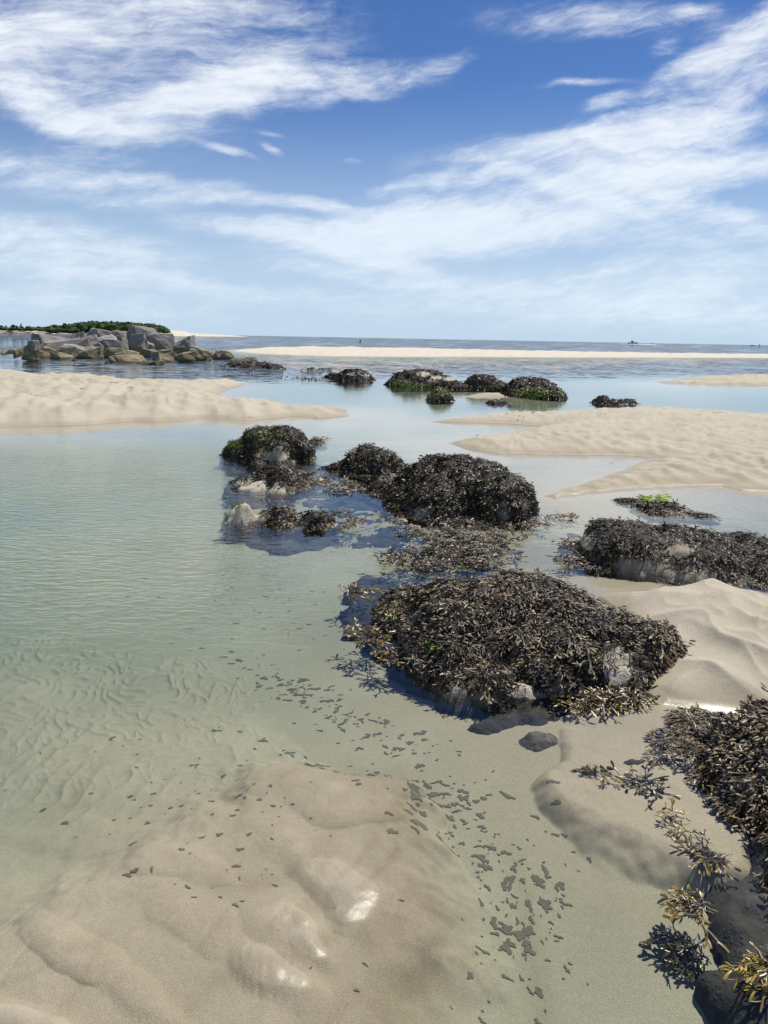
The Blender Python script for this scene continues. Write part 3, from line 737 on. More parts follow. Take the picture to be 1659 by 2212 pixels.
weed_rock('seaweed_rock', 'largest rounded dome of black wrack, in the middle of the pool', 'rock',
  [lobe(985,1122,380,974,.85,2.1,0,1.0), lobe(1080,1126,170,1010,.9,2.4), lobe(870,1080,210,1020,.9,2.2), lobe(780,1065,150,1046,.8,2.)],
  104, 14000, .066, FR_LO, .02, bare=[(905,1105,28,14),(1090,1105,14,18)], amp=.06, nsc=2.4, pale=.10)
weed_rock('seaweed_rock', 'small black wrack dome behind and left of the largest dome', 'rock',
  [lobe(805,1030,160,960,.85,2.3), lobe(730,1020,90,995,.8,2.2)], 105, 5000, .068, FR_LO, .025, amp=.06, nsc=2.2, pale=.07)
weed_rock('seaweed_rock', 'squarish wrack topped rock with bright green algae stripe and pale stone face', 'rock',
  [lobe(590,995,150,915,.7,3.0,0,.6), lobe(630,993,90,922,.7,3.0,0,.6), lobe(520,988,80,948,.8,2.4), lobe(590,1001,110,944,.8,2.2,0,.9), lobe(680,960,50,948,.6,2.)], 106, 5000, .068, FR_LO, .025,
  bare=[(592,980,32,15)], algae=[(508,965,24,18),(580,938,60,8),(560,965,20,14)], stone=M_STONE_PALE, amp=.06, nsc=3.0, pale=.07, nalg=900)
weed_rock('seaweed_rock', 'low wrack rock with a smooth white stone slope facing the viewer', 'rock',
  [lobe(600,1056,130,1003,.8,2.3), lobe(640,1045,90,1018,.8,2.3), lobe(550,1068,130,1030,1.3,2,0,1.2), lobe(600,1070,90,1036,1.2,2,0,1.2)], 107, 3200, .07, FR_LO, .025,
  bare=[(550,1048,44,14),(590,1060,34,12)], stone=M_STONE_PALE, amp=.055, nsc=3.0, pale=.08)
weed_rock('seaweed_rock', 'low lichen spotted pale rock with a dark wrack tail, nearest of the left rocks', 'rock',
  [lobe(520,1132,90,1080,1.0,2.0), lobe(600,1136,120,1094,.7,2.0), lobe(680,1138,80,1100,.7,2.0)], 108, 2400, .066, FR_LO, .022,
  bare=[(515,1110,46,34),(560,1118,22,12),(660,1125,10,12)], algae=[(505,1100,30,16)], stone=M_STONE_PALE, amp=.05, nsc=3.0, pale=.08, nalg=90)
weed_rock('seaweed_rock', 'low wrack mound with vivid yellow green algae behind it, beyond the long flat rock', 'rock',
  [lobe(1430,1116,150,1085,.7,2.2), lobe(1365,1092,100,1076,.6,2.2), lobe(1510,1118,60,1106,.6,2.)], 109, 2600, .07, FR_LO, .025,
  algae=[(1412,1078,26,7)], amp=.04, nsc=2.4, pale=.08, nalg=260)
# --- far rocks
weed_rock('seaweed_rock', 'far weedy dome with white bare patches, left of the far three', 'rock',
  [lobe(905,836,150,797,.7,2.3), lobe(955,838,90,810,.7,2.3), lobe(985,842,60,824,.7,2.2)], 110, 3200, .14, FR_FAR, .05, bare=[(915,808,14,5),(945,815,13,4),(972,818,14,4),(930,822,8,3)],
  algae=[(870,832,22,9),(905,836,26,7)], stone=M_STONE_PALE, amp=.08, nsc=1.3, thick=.025, pale=.05, nalg=900)
weed_rock('seaweed_rock', 'far dark weedy dome, middle of the far three', 'rock',
  [lobe(1043,843,104,808,.8,2.3), lobe(1085,848,60,826,.7,2.2)], 111, 2200, .14, FR_FAR, .05, algae=[(1045,838,34,5)], amp=.08, nsc=1.3, thick=.025, pale=.05, nalg=140)
weed_rock('seaweed_rock', 'far weedy dome with green algae on its foot, right of the far three', 'rock',
  [lobe(1145,860,140,815,.8,2.3), lobe(1190,862,80,832,.8,2.3)], 112, 3200, .14, FR_FAR, .05, algae=[(1150,850,40,11),(1205,850,14,8)], amp=.08, nsc=1.3, thick=.025, pale=.05, nalg=1200)
weed_rock('seaweed_rock', 'small green topped rock in front of the far three domes', 'rock',
  [lobe(952,867,62,840,.8,2.3)], 113, 700, .11, FR_FAR, .035, algae=[(945,850,24,14)], amp=.06, nsc=1.8, thick=.04, pale=.05, nalg=420)
weed_rock('seaweed_rock', 'tiny dark weedy rock just awash in front of the far three domes', 'rock',
  [lobe(1075,873,52,864,.6,2.2)], 114, 450, .1, FR_FAR, .035, amp=.04, nsc=2, thick=.03, pale=.05)
weed_rock('seaweed_rock', 'weedy mound with pale streaks, alone in the channel beyond the squarish rock', 'rock',
  [lobe(765,823,96,797,.7,2.3), lobe(725,817,50,806,.6,2.2)], 115, 2000, .16, FR_FAR, .06, bare=[(765,808,14,3),(790,810,9,3)], stone=M_STONE_PALE, amp=.07, nsc=1.2, thick=.025, pale=.05)
weed_rock('seaweed_rock', 'low brown weedy ledge off the right end of the granite boulders', 'rock',
  [lobe(550,795,100,781,.6,2.2), lobe(590,796,50,785,.6,2.2), lobe(510,790,44,780,.6,2.2)], 116, 1900, .2, FR_FAR, .08, amp=.07, nsc=1, thick=.025, pale=.2)
weed_rock('seaweed_rock', 'low weedy ledge in the shallows right of the far three domes', 'rock',
  [lobe(1300,872,50,857,.6,2.2), lobe(1345,873,66,862,.5,2.2), lobe(1322,874,60,864,.5,2.2)], 117, 1100, .11, FR_FAR, .04, amp=.06, nsc=1.6, thick=.03, pale=.05)

# --- floating weed rafts and tufts
def raft(label, regions, n, size, lib, seed, mat=None, zr=(-.012, .02), lift=(.0, .35), tint=.42, group='rafts of floating weed', name='seaweed_raft', tipgain=.5, cat='seaweed'):
    r = np.random.default_rng(seed); pts = []
    tot = sum(a[2]*a[3] for a in regions)
    for (cx, cy, rx, ry) in regions:
        k = max(3, int(n*rx*ry/tot)); a = r.uniform(0, 2*np.pi, k); q = np.sqrt(r.random(k))*(1+.12*r.normal(0, 1, k))
        pts.append(P(cx+rx*q*np.cos(a), cy+ry*q*np.sin(a), 0.0))
    p = np.vstack(pts)
    nz = fbm(p[:, 0]*5, p[:, 1]*5, 3, seed); p = p[nz > -.28]
    p[:, 2] = r.uniform(zr[0], zr[1], len(p))
    a = r.uniform(0, 2*np.pi, len(p)); lf = r.uniform(lift[0], lift[1], len(p))
    f = np.stack([np.cos(a)*np.cos(lf), np.sin(a)*np.cos(lf), np.sin(lf)], -1)
    up = np.stack([r.normal(0, .3, len(p)), r.normal(0, .3, len(p)), np.ones(len(p))], -1)
    c = p.mean(0); c[2] = 0
    me = fronds_mesh(name, p-c, f, up, size*r.lognormal(0, .25, len(p)), np.clip(tint+r.normal(0, .14, len(p)), 0, .9), lib, r, tipgain)
    o = link(name, me, mat or M_WEED); o.location = c
    return tag(o, label, cat, group, 'stuff')
raft('wide raft of brown floating wrack between the largest dome and the broad front rock', [(1010,1155,110,22),(1000,1185,90,24),(920,1210,95,26),(1040,1210,80,20)], 1700, .085, FR_LO, 201, zr=(-.02, .045), tint=.30)
raft('strands of weed trailing left from the largest dome toward the white sloped rock', [(690,1035,40,14),(740,1058,30,12),(660,1050,22,10)], 200, .11, FR_LO, 202)
raft('brown weed scraps floating right of the lichen spotted rock', [(755,1135,18,9),(770,1125,10,6),(735,1105,14,6)], 70, .09, FR_LO, 203, tint=.5)
raft('loose weed bits floating in front of the largest dome', [(850,1125,16,5),(885,1150,24,10),(830,1115,12,4)], 90, .09, FR_LO, 204, tint=.5)
raft('drift of weed bits between the largest dome and the long flat rock', [(1215,1118,26,8),(1230,1175,22,9),(1235,1215,28,12),(1160,1135,20,8)], 170, .09, FR_LO, 205, tint=.45)
raft('short tail of weed behind the squarish rock', [(690,951,18,5)], 50, .12, FR_LO, 206)
raft('fringe of golden tipped weed at the left point of the broad front rock', [(775,1285,26,12),(800,1370,26,16),(815,1410,22,12),(845,1420,18,10)], 130, .10, FR_HI, 207, mat=M_GOLD, tint=.4)
raft('thin line of weed in the channel left of the lone streaked mound', [(655,819,40,3),(690,822,20,2)], 60, .3, FR_FAR, 208)
raft('faint weed streaks in the channel behind the lone streaked mound', [(680,798,38,1.2)], 40, .35, FR_FAR, 209)
raft('vivid yellow green algae floating behind the low wrack mound beyond the long flat rock', [(1412,1079,28,7),(1395,1084,14,5)], 420, .06, FR_LO, 211, mat=M_ALGAE, tint=.8, zr=(.0, .03), tipgain=.2, name='algae_raft', cat='algae')
raft('brown weed floating along the foot of the broad front rock', [(1290,1515,90,8),(1350,1505,40,10)], 150, .085, FR_HI, 210, mat=M_GOLD, tint=.3)

def fan_clump(label, px, py, z, n, size, ang, seed, spread=.8, tint=.5, lift=(-.1, .35), mat=None, rise=.0):
    r = np.random.default_rng(seed); c = P(px, py, z)
    a = R(ang)+r.normal(0, spread, n); lf = r.uniform(lift[0], lift[1], n)
    f = np.stack([np.cos(a)*np.cos(lf), np.sin(a)*np.cos(lf), np.sin(lf)], -1)
    up = np.stack([r.normal(0, .35, n), r.normal(0, .35, n), np.ones(n)], -1)
    p = r.normal(0, .018, (n, 3)); p[:, 2] = r.uniform(-.01, .012, n)
    me = fronds_mesh('seaweed_clump', p, f, up, size*r.lognormal(0, .2, n), np.clip(tint+r.normal(0, .1, n), 0, 1), FR_FAN, r, .55)
    o = link('seaweed_clump', me, mat or M_GOLD); o.location = c
    return tag(o, label, 'seaweed', 'golden weed clumps by the right rock')
fan_clump('golden fan of wrack floating at the surface, clear of the right rock', 1520, 1955, -.012, 22, .07, 175, 301, .55, .38, (-.10, .03))
fan_clump('brown wrack spray reaching left just under the surface above the golden fan', 1560, 1850, -.014, 28, .08, 172, 302, .4, .2, (-.12, .02))
fan_clump('small pale golden sprig where the spray meets the right rock', 1480, 1775, .0, 6, .07, 165, 303, .8, .45, (-.05, .1))
fan_clump('golden wrack tuft cut off by the right edge of the photo', 1672, 2085, .02, 12, .075, 200, 304, .8, .5, (-.03, .3))
fan_clump('dark submerged weed tuft left of the near rock', 1400, 1690, -.03, 60, .085, 195, 305, 1.2, .12, (-.3, .15))
fan_clump('thin olive sprigs on the shallow shelf left of the near rock', 1300, 1670, -.005, 10, .06, 170, 306, .9, .4, (-.05, .1))
fan_clump('dark weed plant lying on the pool floor below the golden fan', 1510, 2040, -.09, 16, .075, 190, 307, .6, .1, (-.2, .1))
fan_clump('brown underwater weed reaching left from the broad front rock', 985, 1440, -.06, 16, .13, 190, 308, .7, .25, (-.3, .1))

# --- stones under water
def stone(label, lobes, seed, mat, step, amp=.03, nsc=5, bare=False):
    rk = Rock(lobes, seed, amp, nsc); o = link('submerged_stone', rk.mesh('submerged_stone', step, [(829, 1500, 9e3, 9e3)] if bare else []), mat)
    return tag(o, label, 'stone')
c = P(1165, 1600, -.06); stone('dark rounded stone lying under shallow water in front of the broad rock', [(c[0], c[1], .13, .10, -.032, .4, 2.2, 1.0)], 401, M_STONE, .008, .012, 12, True)
c = P(1370, 1690, -.1); stone('dark weedy stone on the shelf below the sprigs', [(c[0], c[1], .13, .10, -.03, .2, 2.2)], 402, M_STONE_DARK, .01, .02, 8)
c = P(715, 1225, -.3); stone('dim stone patch on the pool floor left of the floating raft', [(c[0], c[1], .15, .12, -.27, .2, 2.2)], 403, M_STONE, .02, .02, 5)

def ledge(label, px, py, wpx, hpx, z, seed):  # dark floor added so the water over it shows deep blue
    a, b = P(px, py-hpx/2, z), P(px, py+hpx/2, z); c = (a+b)/2; ry = np.linalg.norm(a-b)/2; rx = wpx/2/F*np.linalg.norm(c-CP)
    stone(label, [(c[0], c[1], rx*.98, ry*1.0, z, math.atan2(-c[0], c[1]), 2.0, 1.5), (c[0]+rx*.5, c[1]+ry*.4, rx*.7, ry*.6, z-.01, .3, 2.0, 1.5)], seed, M_STONE, .02, .07, 3.5)
ledge('dark ledge added for blue reflection between the white sloped rock and the largest dome', 780, 1085, 250, 100, -.08, 411)
ledge('dark ledge added for blue reflection in front of the lichen spotted rock', 630, 1158, 200, 44, -.09, 412)
ledge('dark ledge added for blue reflection under the weed scraps in front of the largest dome', 850, 1158, 180, 56, -.08, 413)
ledge('dark ledge added for blue reflection off the left end of the long flat rock', 1225, 1190, 100, 110, -.08, 414)
ledge('dark ledge added for the shadow at the left side of the broad front rock', 800, 1310, 120, 130, -.10, 415)  # dark stone put in place of a shadow beside the rock
ledge('dark ledge added for blue reflection around the foot of the squarish rock', 590, 1004, 190, 26, -.05, 416)

# ------------------------------------------------------------------ granite boulders
def boulder_mesh(name, W_, H_, D_, seed, round_=.0):
    r = np.random.default_rng(seed); bm = bmesh.new()
    pts = []
    for sx in (-1, 1):
        for sy in (-1, 1):
            for sz in (-1, 1):
                k = 1-r.uniform(.0, .5, 3)*(1 if sz > 0 else .45)
                yy = sy*k[1]
                if sz > 0 and sy < 0: yy = r.uniform(-.45, .25)      # the front leans back
                pts.append((sx*k[0], yy, sz*(k[2] if sy > 0 else 1-r.uniform(0, .3))))
    for _ in range(5):
        v = r.normal(0, 1, 3); v /= np.abs(v).max(); pts.append(tuple(v*r.uniform(.8, .98)))
    a = r.uniform(-.75, .75); tl = r.normal(0, .2); ca, sa = math.cos(a), math.sin(a)
    pts = np.array([(x*ca-y*sa, x*sa+y*ca, z+tl*x) for x, y, z in pts])
    lo, hi = pts.min(0), pts.max(0); pts = (pts-(lo+hi)/2)/(hi-lo)*[W_, D_, H_]
    vs = [bm.verts.new(p) for p in pts]
    g = bmesh.ops.convex_hull(bm, input=vs)
    bmesh.ops.delete(bm, geom=[v for v in bm.verts if not v.link_faces], context='VERTS')
    bmesh.ops.dissolve_limit(bm, angle_limit=R(9), verts=bm.verts[:], edges=bm.edges[:])
    bmesh.ops.bevel(bm, geom=bm.edges[:], offset=min(W_, H_)*.022*(1+round_*6), segments=2, affect='EDGES', profile=.6, clamp_overlap=True)
    bmesh.ops.triangulate(bm, faces=bm.faces[:])
    bmesh.ops.subdivide_edges(bm, edges=[e for e in bm.edges if e.calc_length() > .22], cuts=3, use_grid_fill=True)
    bmesh.ops.triangulate(bm, faces=bm.faces[:])
    bm.normal_update(); co = np.array([v.co for v in bm.verts]); nm = np.array([v.normal for v in bm.verts])
    n = .05*fbm(co[:, 0]*2.0+seed, co[:, 1]*2.6+co[:, 2]*2.1, 4, seed)+.03*fbm(co[:, 2]*5+seed, co[:, 0]*5-co[:, 1]*5, 3, seed+5)
    co = co+nm*n[:, None]
    co = np.clip(co, [-W_*.54, -D_*.56, -H_*.54], [W_*.54, D_*.56, H_*.53])
    for v, p in zip(bm.verts, co): v.co = p
    me = bm_mesh(name, bm, False)
    return me
BOULDERS = [  # left, top, right, bottom in the enlarged detail; label
 (1095,88,1320,200,'largest peaked grey boulder on top of the pile'),
 (740,108,930,172,'flat topped grey slab on the crest, left of the peaked boulder'),
 (312,150,640,232,'long grey slab tilted along the upper left of the pile'),
 (340,185,740,292,'long pale slab lying below the tilted left slab'),
 (590,138,705,192,'short grey block behind the right end of the tilted slab'),
 (700,150,820,218,'grey wedge under the flat topped crest slab'),
 (805,152,990,248,'rounded grey boulder in the middle of the pile'),
 (870,190,1045,298,'sloping grey boulder below the rounded middle one'),
 (998,168,1110,292,'dark faced upright block left of the ribbed boulder'),
 (1075,150,1250,295,'ribbed grey boulder with a bright face below the peak'),
 (1140,210,1310,298,'small rounded boulder at the foot of the ribbed one'),
 (1262,145,1460,303,'tall grey block with a slanted top, right of the peak'),
 (1455,158,1630,308,'dark grey block at the upper right end of the pile'),
 (730,212,770,272,'small upright stone at the end of the long pale slab'),
 (750,222,835,287,'small brown stone wedged below the middle boulder'),
 (815,232,875,294,'small triangular stone beside the wedged brown one'),
 (350,255,475,337,'shadowed block under the left of the long pale slab'),
 (470,235,700,327,'broad brown block under the long pale slab'),
 (252,236,354,332,'brown stone at the left end of the long pale slab'),
 (236,206,315,262,'grey stone at the upper left shoulder of the pile'),
 (197,240,252,302,'small brown stone on the left shoulder of the pile'),
 (125,255,205,307,'low stone at the far left tip of the pile'),
 (192,258,304,332,'brown stone above the left waterline'),
 (230,283,415,362,'wide brown boulder at the left waterline'),
 (450,305,625,370,'split brown boulder at the waterline, left of centre'),
 (625,265,850,362,'big brown boulder with a flat face at the waterline'),
 (860,270,1035,357,'dark brown square block right of the big brown boulder'),
 (965,305,1040,364,'small brown block in front of the dark square one'),
 (1020,292,1205,350,'pale topped brown slab above the long front ledge'),
 (955,332,1245,402,'long wedge shaped front ledge nearest the viewer'),
 (1180,280,1310,354,'dark brown block right of the pale topped slab'),
 (1290,278,1440,367,'rounded brown boulder below the tall slanted block'),
 (1300,310,1475,397,'pointed brown boulder at the right waterline'),
 (1375,255,1445,304,'small spike of stone below the tall slanted block'),
 (1440,295,1520,374,'brown stone between the pointed boulder and the right end'),
 (1510,305,1640,387,'flat brown boulder at the waterline below the dark grey block'),
 (1195,385,1370,415,'low flat stone awash in front of the pile'),
 (1590,253,1811,349,'smooth rounded brown boulder at the right end of the pile'),
 (1792,298,1977,368,'low brown boulder trailing right of the rounded one'),
 (1950,352,2154,391,'lowest brown ledge at the right tip of the pile'),
 (20,281,130,299,'flat dark stone awash off the left tip'),
 (920,128,1110,172,'grey slab behind the crest between flat slab and peak'),
 (1634,335,1772,384,'small brown boulder at the waterline under the rounded one'),
 (885,391,918,406,'tiny stone alone in the water before the pile'),
 (610,364,668,383,'tiny brown stone at the foot of the split boulder')]
for i, (x0, y0, x1, y1, lab) in enumerate(BOULDERS):
    k = .2560; X0, X1, Y0, Y1 = x0*k, x1*k, 681.3+y0*k, 681.3+y1*k
    xc = (X0+X1)/2
    front = y1 >= 338 or x1 < 320 or lab.startswith(('small brown stone on the left', 'low stone'))
    if front: b = P(xc, Y1); D = math.hypot(b[0], b[1])
    else:
        b = P(xc, 681.3+345*k); D = math.hypot(b[0], b[1])+(345-y1)*.024
    if x1 < 320: D = min(D, 47)
    d = rays(xc, (Y0+Y1)/2); u = np.array([d[0], d[1]])/math.hypot(d[0], d[1])
    Wm = (X1-X0)/F*D; z1 = Zat(xc, Y0, D); z0 = Zat(xc, Y1, D)
    ext = .35 if front else .9
    z0e = z0-ext if y1-y0 > 32 else z0-.2
    Hm = z1-z0e; Dm = min(max(Wm*.8, .5), 2.2)
    me = boulder_mesh('granite_boulder', Wm*1.16, Hm, Dm, 500+i, .9 if 'rounded' in lab or 'smooth' in lab else 0)
    o = link('granite_boulder', me, M_GRANITE)
    o.location = (u[0]*(D+Dm*.35), u[1]*(D+Dm*.35), (z1+z0e)/2)
    o.rotation_euler.z = math.atan2(-u[0], u[1])
    tag(o, lab, 'boulder', 'granite boulders of the pile')

# ------------------------------------------------------------------ far shore: wood, scrub, single trees
M_LEAF = mat_leaf('leaves', (.018, .040, .012), (.050, .090, .026)); M_BARK = simple('bark', (.08, .065, .05), .9, .2)
M_SCRUB = mat_leaf('scrub_leaves', (.03, .05, .018), (.085, .10, .04), .2)
def blobs(name, centres, radii, seed, sub=2, squash=.9):
    r = np.random.default_rng(seed); bm = bmesh.new(); bmesh.ops.create_icosphere(bm, subdivisions=sub, radius=1)
    base = np.array([v.co for v in bm.verts]); fc = np.array([[v.index for v in f.verts] for f in bm.faces]); bm.free()
    vs, fs = [], []
    for i, (c, rad) in enumerate(zip(centres, radii)):
        q = base+r.normal(0, .16, base.shape)
        q = q*(1+.35*np.sin(base[:, :1]*5+i)*np.cos(base[:, 1:2]*5+i*2)*.5)
        vs.append(q*[rad, rad, rad*squash]+c); fs.append(fc+i*len(base))
    return mesh_np(name, np.vstack(vs), np.vstack(fs), smooth=False)
def shore(px, D):                             # point on the far shore under a column of the picture
    d = rays(px, 720); u = np.array([d[0], d[1]])/math.hypot(d[0], d[1]); return u*D
rw = np.random.default_rng(31)
cs, rs = [], []
prof_x = [100, 125, 160, 195, 240, 290, 330, 350, 362]; prof_y = [707, 703, 698, 693, 694, 696, 699, 703, 712]
for k in range(420):
    px = rw.uniform(104, 361); D = rw.uniform(745, 880)
    top = np.interp(px, prof_x, prof_y)
    zt = Zat(px, top, D); f = rw.random()
    rad = rw.uniform(2.4, 4.4); p = shore(px, D)
    z = 3.5+(zt-rad-3.5)*(1-f*f*.9) if D > 780 else 3.5+(zt-rad-3.5)*rw.uniform(0, .75)
    cs.append((p[0], p[1], max(z, 3.4))); rs.append(rad)
wd = link('woodland', blobs('woodland', cs, rs, 32), M_LEAF)
tag(wd, 'dense dark green wood on the low headland behind the boulders', 'woodland', kind='stuff')
cs, rs = [], []
for k in range(620):
    px = rw.uniform(-60, 170); D = rw.uniform(728, 800); p = shore(px, D); rad = rw.uniform(.9, 2.6)*(1.0 if px < 100 else .8); cs.append((p[0], p[1], 3.5)); rs.append(rad)
sb = link('dune_scrub', blobs('dune_scrub', cs, rs, 33, 1, .6), M_SCRUB); tag(sb, 'low scrub along the dune top behind the far beach', 'scrub', kind='stuff')
FT = [(14,704,5,'squat far tree'),(1,702.5,14,'far tree at the left edge'),(14,702.8,5,''),(29,701.5,11,''),(37,702.5,6,''),(47,699,9,''),(62,704.8,13,''),(73,705.5,7,''),(85,706,16,''),(96,706,7,''),(117,700.5,9,''),(141,696.5,9,'')]
FLAB = ['far shore tree half hidden behind its taller neighbours, second from the left', 'far shore tree at the left edge of the photo', 'slim far shore tree in the left pair', 'far shore tree with a blunt top, right of the slim pair',
 'small far shore tree leaning on the blunt topped one', 'tallest cone shaped tree on the far dune, standing alone', 'low bush like tree just right of the cone shaped one', 'low spreading tree between the cone shaped tree and the wood',
 'second low spreading tree toward the wood', 'last low tree before the wood begins', 'tree at the left fringe of the wood with a raised crown', 'tall tree rising above the left slope of the wood']
for i, (px, top, wpx, _) in enumerate(FT):
    D = 742 if i < 10 else 755; p = shore(px, D); zt = Zat(px, top, D); r_ = wpx/F*D*.5; b = 2.9 if i < 10 else 3.4
    t = bpy.data.objects.new('shore_tree', None); COL.objects.link(t); t.location = (p[0], p[1], b); tag(t, FLAB[i], 'tree', 'trees on the far dune')
    H_ = max(zt-b, 1.6); bm = bmesh.new(); add_lathe(bm, [(.22, -.6), (.16, H_*.4), (.07, H_*.8)], 7); link('trunk', bm_mesh('trunk', bm), M_BARK, t)
    cc, rr = [], []
    for k in range(26):
        q = rw.random(); hh = H_*(.28+.66*q); wr = r_*(1-.75*max(0, q-.25)) if i == 5 else r_*math.sqrt(max(.05, 1-(q*1.6-.8)**2))
        a = rw.uniform(0, 6.28); s = rw.random()**.5*wr*.75; cc.append((s*math.cos(a), s*math.sin(a), hh)); rr.append(max(.25, wr*.34))
    link('crown', blobs('crown', cc, rr, 600+i, 1), M_LEAF, t)

# ------------------------------------------------------------------ boats, wake and buoy
M_WHITE = simple('white_hull', (.9, .9, .89), .7, .2); M_GLASS = simple('dark_window', (.03, .035, .045), .1); M_DARK = simple('dark_paint', (.02, .025, .035), .5)
M_FOAM = simple('foam', (.82, .84, .85), .9, .2); M_CLOTH = simple('dark_clothes', (.03, .03, .04), .9); M_SKIN = simple('skin', (.42, .27, .2), .7); M_STEEL = simple('rail_steel', (.5, .5, .5), .3)
def hull_mesh(name, L, B, H):
    st = np.linspace(-.5, .5, 15); secs = []
    for s in st:
        q = max(0, (s-.05)/.45); bw = B/2*(1-q**2.3)+.01; sh = H*(1+.45*q*q); kz = -.35*H*(1-q**3)
        secs.append([(s*L, -bw, sh), (s*L, -bw*.995, sh*.45), (s*L, -bw*.93*(1-q*.3), 0), (s*L, 0, kz), (s*L, bw*.93*(1-q*.3), 0), (s*L, bw*.995, sh*.45), (s*L, bw, sh)])
    bm = bmesh.new(); vv = [[bm.verts.new(p) for p in sec] for sec in secs]
    for a, b in zip(vv, vv[1:]):
        for i in range(6): bm.faces.new((a[i], b[i], b[i+1], a[i+1]))
        bm.faces.new((a[6], b[6], b[0], a[0]))
    bm.faces.new(vv[0]); bm.faces.new(vv[-1][::-1])
    bmesh.ops.recalc_face_normals(bm, faces=bm.faces[:])
    return bm_mesh(name, bm)
def person_mesh(name, h, seated=False):
    me = bpy.data.meshes.new(name); bm = bmesh.new()
    J = {'hip': (0,0,.53), 'chest': (.02,0,.74), 'neck': (.03,0,.83), 'head': (.04,0,.92), 'top': (.04,0,.98)}
    L = [('la',(.02,.11,.79),'chest'),('lb',(.10,.15,.64),'la'),('lc',(.20,.11,.62),'lb'),('ra',(.02,-.11,.79),'chest'),('rb',(.10,-.15,.64),'ra'),('rc',(.20,-.11,.62),'rb'),
         ('l1',(.0,.05,.50),'hip'),('l2',(.03,.06,.27),'l1'),('l3',(.0,.06,.02),'l2'),('l4',(.08,.06,.0),'l3'),('r1',(.0,-.05,.50),'hip'),('r2',(.03,-.06,.27),'r1'),('r3',(.0,-.06,.02),'r2'),('r4',(.08,-.06,.0),'r3')]
    rad = {'hip':.075,'chest':.09,'neck':.032,'head':.055,'top':.04,'la':.035,'lb':.027,'lc':.02,'ra':.035,'rb':.027,'rc':.02,'l1':.055,'l2':.042,'l3':.028,'l4':.024,'r1':.055,'r2':.042,'r3':.028,'r4':.024}
    vs = {k: bm.verts.new(tuple(c*h for c in v)) for k, v in J.items()}; order = list(J)
    for a, b in zip(order, order[1:]): bm.edges.new((vs[a], vs[b]))
    for k, p, par in L: vs[k] = bm.verts.new(tuple(c*h for c in p)); order.append(k); bm.edges.new((vs[par], vs[k]))
    bm.to_mesh(me); bm.free()
    o = bpy.data.objects.new(name, me); COL.objects.link(o)
    md = o.modifiers.new('skin', 'SKIN')
    for i, k in enumerate(order):
        me.skin_vertices[0].data[i].radius = (rad[k]*h, rad[k]*h)
    me.skin_vertices[0].data[0].use_root = True
    o.modifiers.new('sub', 'SUBSURF').render_levels = 1
    return o
def at(px, py): p = P(px, py); return p, math.atan2(-p[0], p[1])
def motorboat(label, px, py, L, facing, cabin=True, dark=False):
    p, az = at(px, py); o = bpy.data.objects.new('motorboat', None); COL.objects.link(o); o.location = (p[0], p[1], 0.0); o.rotation_euler.z = az+(0 if facing > 0 else math.pi)
    tag(o, label, 'boat'); hm = M_DARK if dark else M_WHITE
    link('hull', hull_mesh('hull', L, L*.32, L*.12), hm, o)
    bm = bmesh.new(); add_box(bm, (-L*.5-.02*L, -L*.05, -.02*L), (-L*.5+.04*L, L*.05, L*.18)); bmesh.ops.bevel(bm, geom=bm.edges[:], offset=L*.01, segments=2, affect='EDGES'); link('outboard_motor', bm_mesh('outboard_motor', bm), M_DARK, o)
    if cabin:
        h = L*.12
        bm = bmesh.new(); vs = add_box(bm, (-L*.22, -L*.12, h+.005), (L*.12, L*.12, h+L*.16))
        for v in vs:
            if v.co.z > h+.1 and v.co.x > 0: v.co.x -= L*.05
        bmesh.ops.bevel(bm, geom=bm.edges[:], offset=L*.012, segments=2, affect='EDGES'); cb = link('cabin', bm_mesh('cabin', bm), M_WHITE, o)
        for s in (-1, 1):
            bm = bmesh.new(); add_box(bm, (-L*.18, s*L*.121-.01, h+L*.07), (L*.05, s*L*.121+.01, h+L*.13)); link('window', bm_mesh('window', bm), M_GLASS, cb)
        bm = bmesh.new(); add_box(bm, (-L*.27, -L*.14, h+L*.163), (L*.09, L*.14, h+L*.18)); link('roof', bm_mesh('roof', bm), M_WHITE, cb)
        bm = bmesh.new(); add_lathe(bm, [(.05, 0), (.03, L*.28)], 6, (-L*.12, 0, h+L*.181)); link('mast', bm_mesh('mast', bm), M_STEEL, o)
        bm = bmesh.new()
        for s in (-1, 1):
            for x in (.2, .32, .42): add_lathe(bm, [(.02, 0), (.02, L*.07)], 5, (x*L, s*L*.11*(1-(x-.2)*2.6), h*1.05))
        for s in (-1, 1):
            add_box(bm, (.2*L, s*L*.085-.03, h*1.05+L*.068), (.43*L, s*L*.085+.03, h*1.05+L*.075))
        add_box(bm, (.425*L, -L*.09, h*1.05+L*.066), (.433*L, L*.09, h*1.05+L*.077))
        link('rail', bm_mesh('rail', bm), M_STEEL, o)
    else:
        bm = bmesh.new(); add_box(bm, (-L*.05, -L*.07, L*.121), (L*.06, L*.07, L*.24)); bmesh.ops.bevel(bm, geom=bm.edges[:], offset=L*.012, segments=2, affect='EDGES'); link('console', bm_mesh('console', bm), hm, o)
    return o, p, az
b1, p1, az1 = motorboat('white cabin boat passing right of centre near the horizon', 1367, 742.3, 7.6, 1, True)
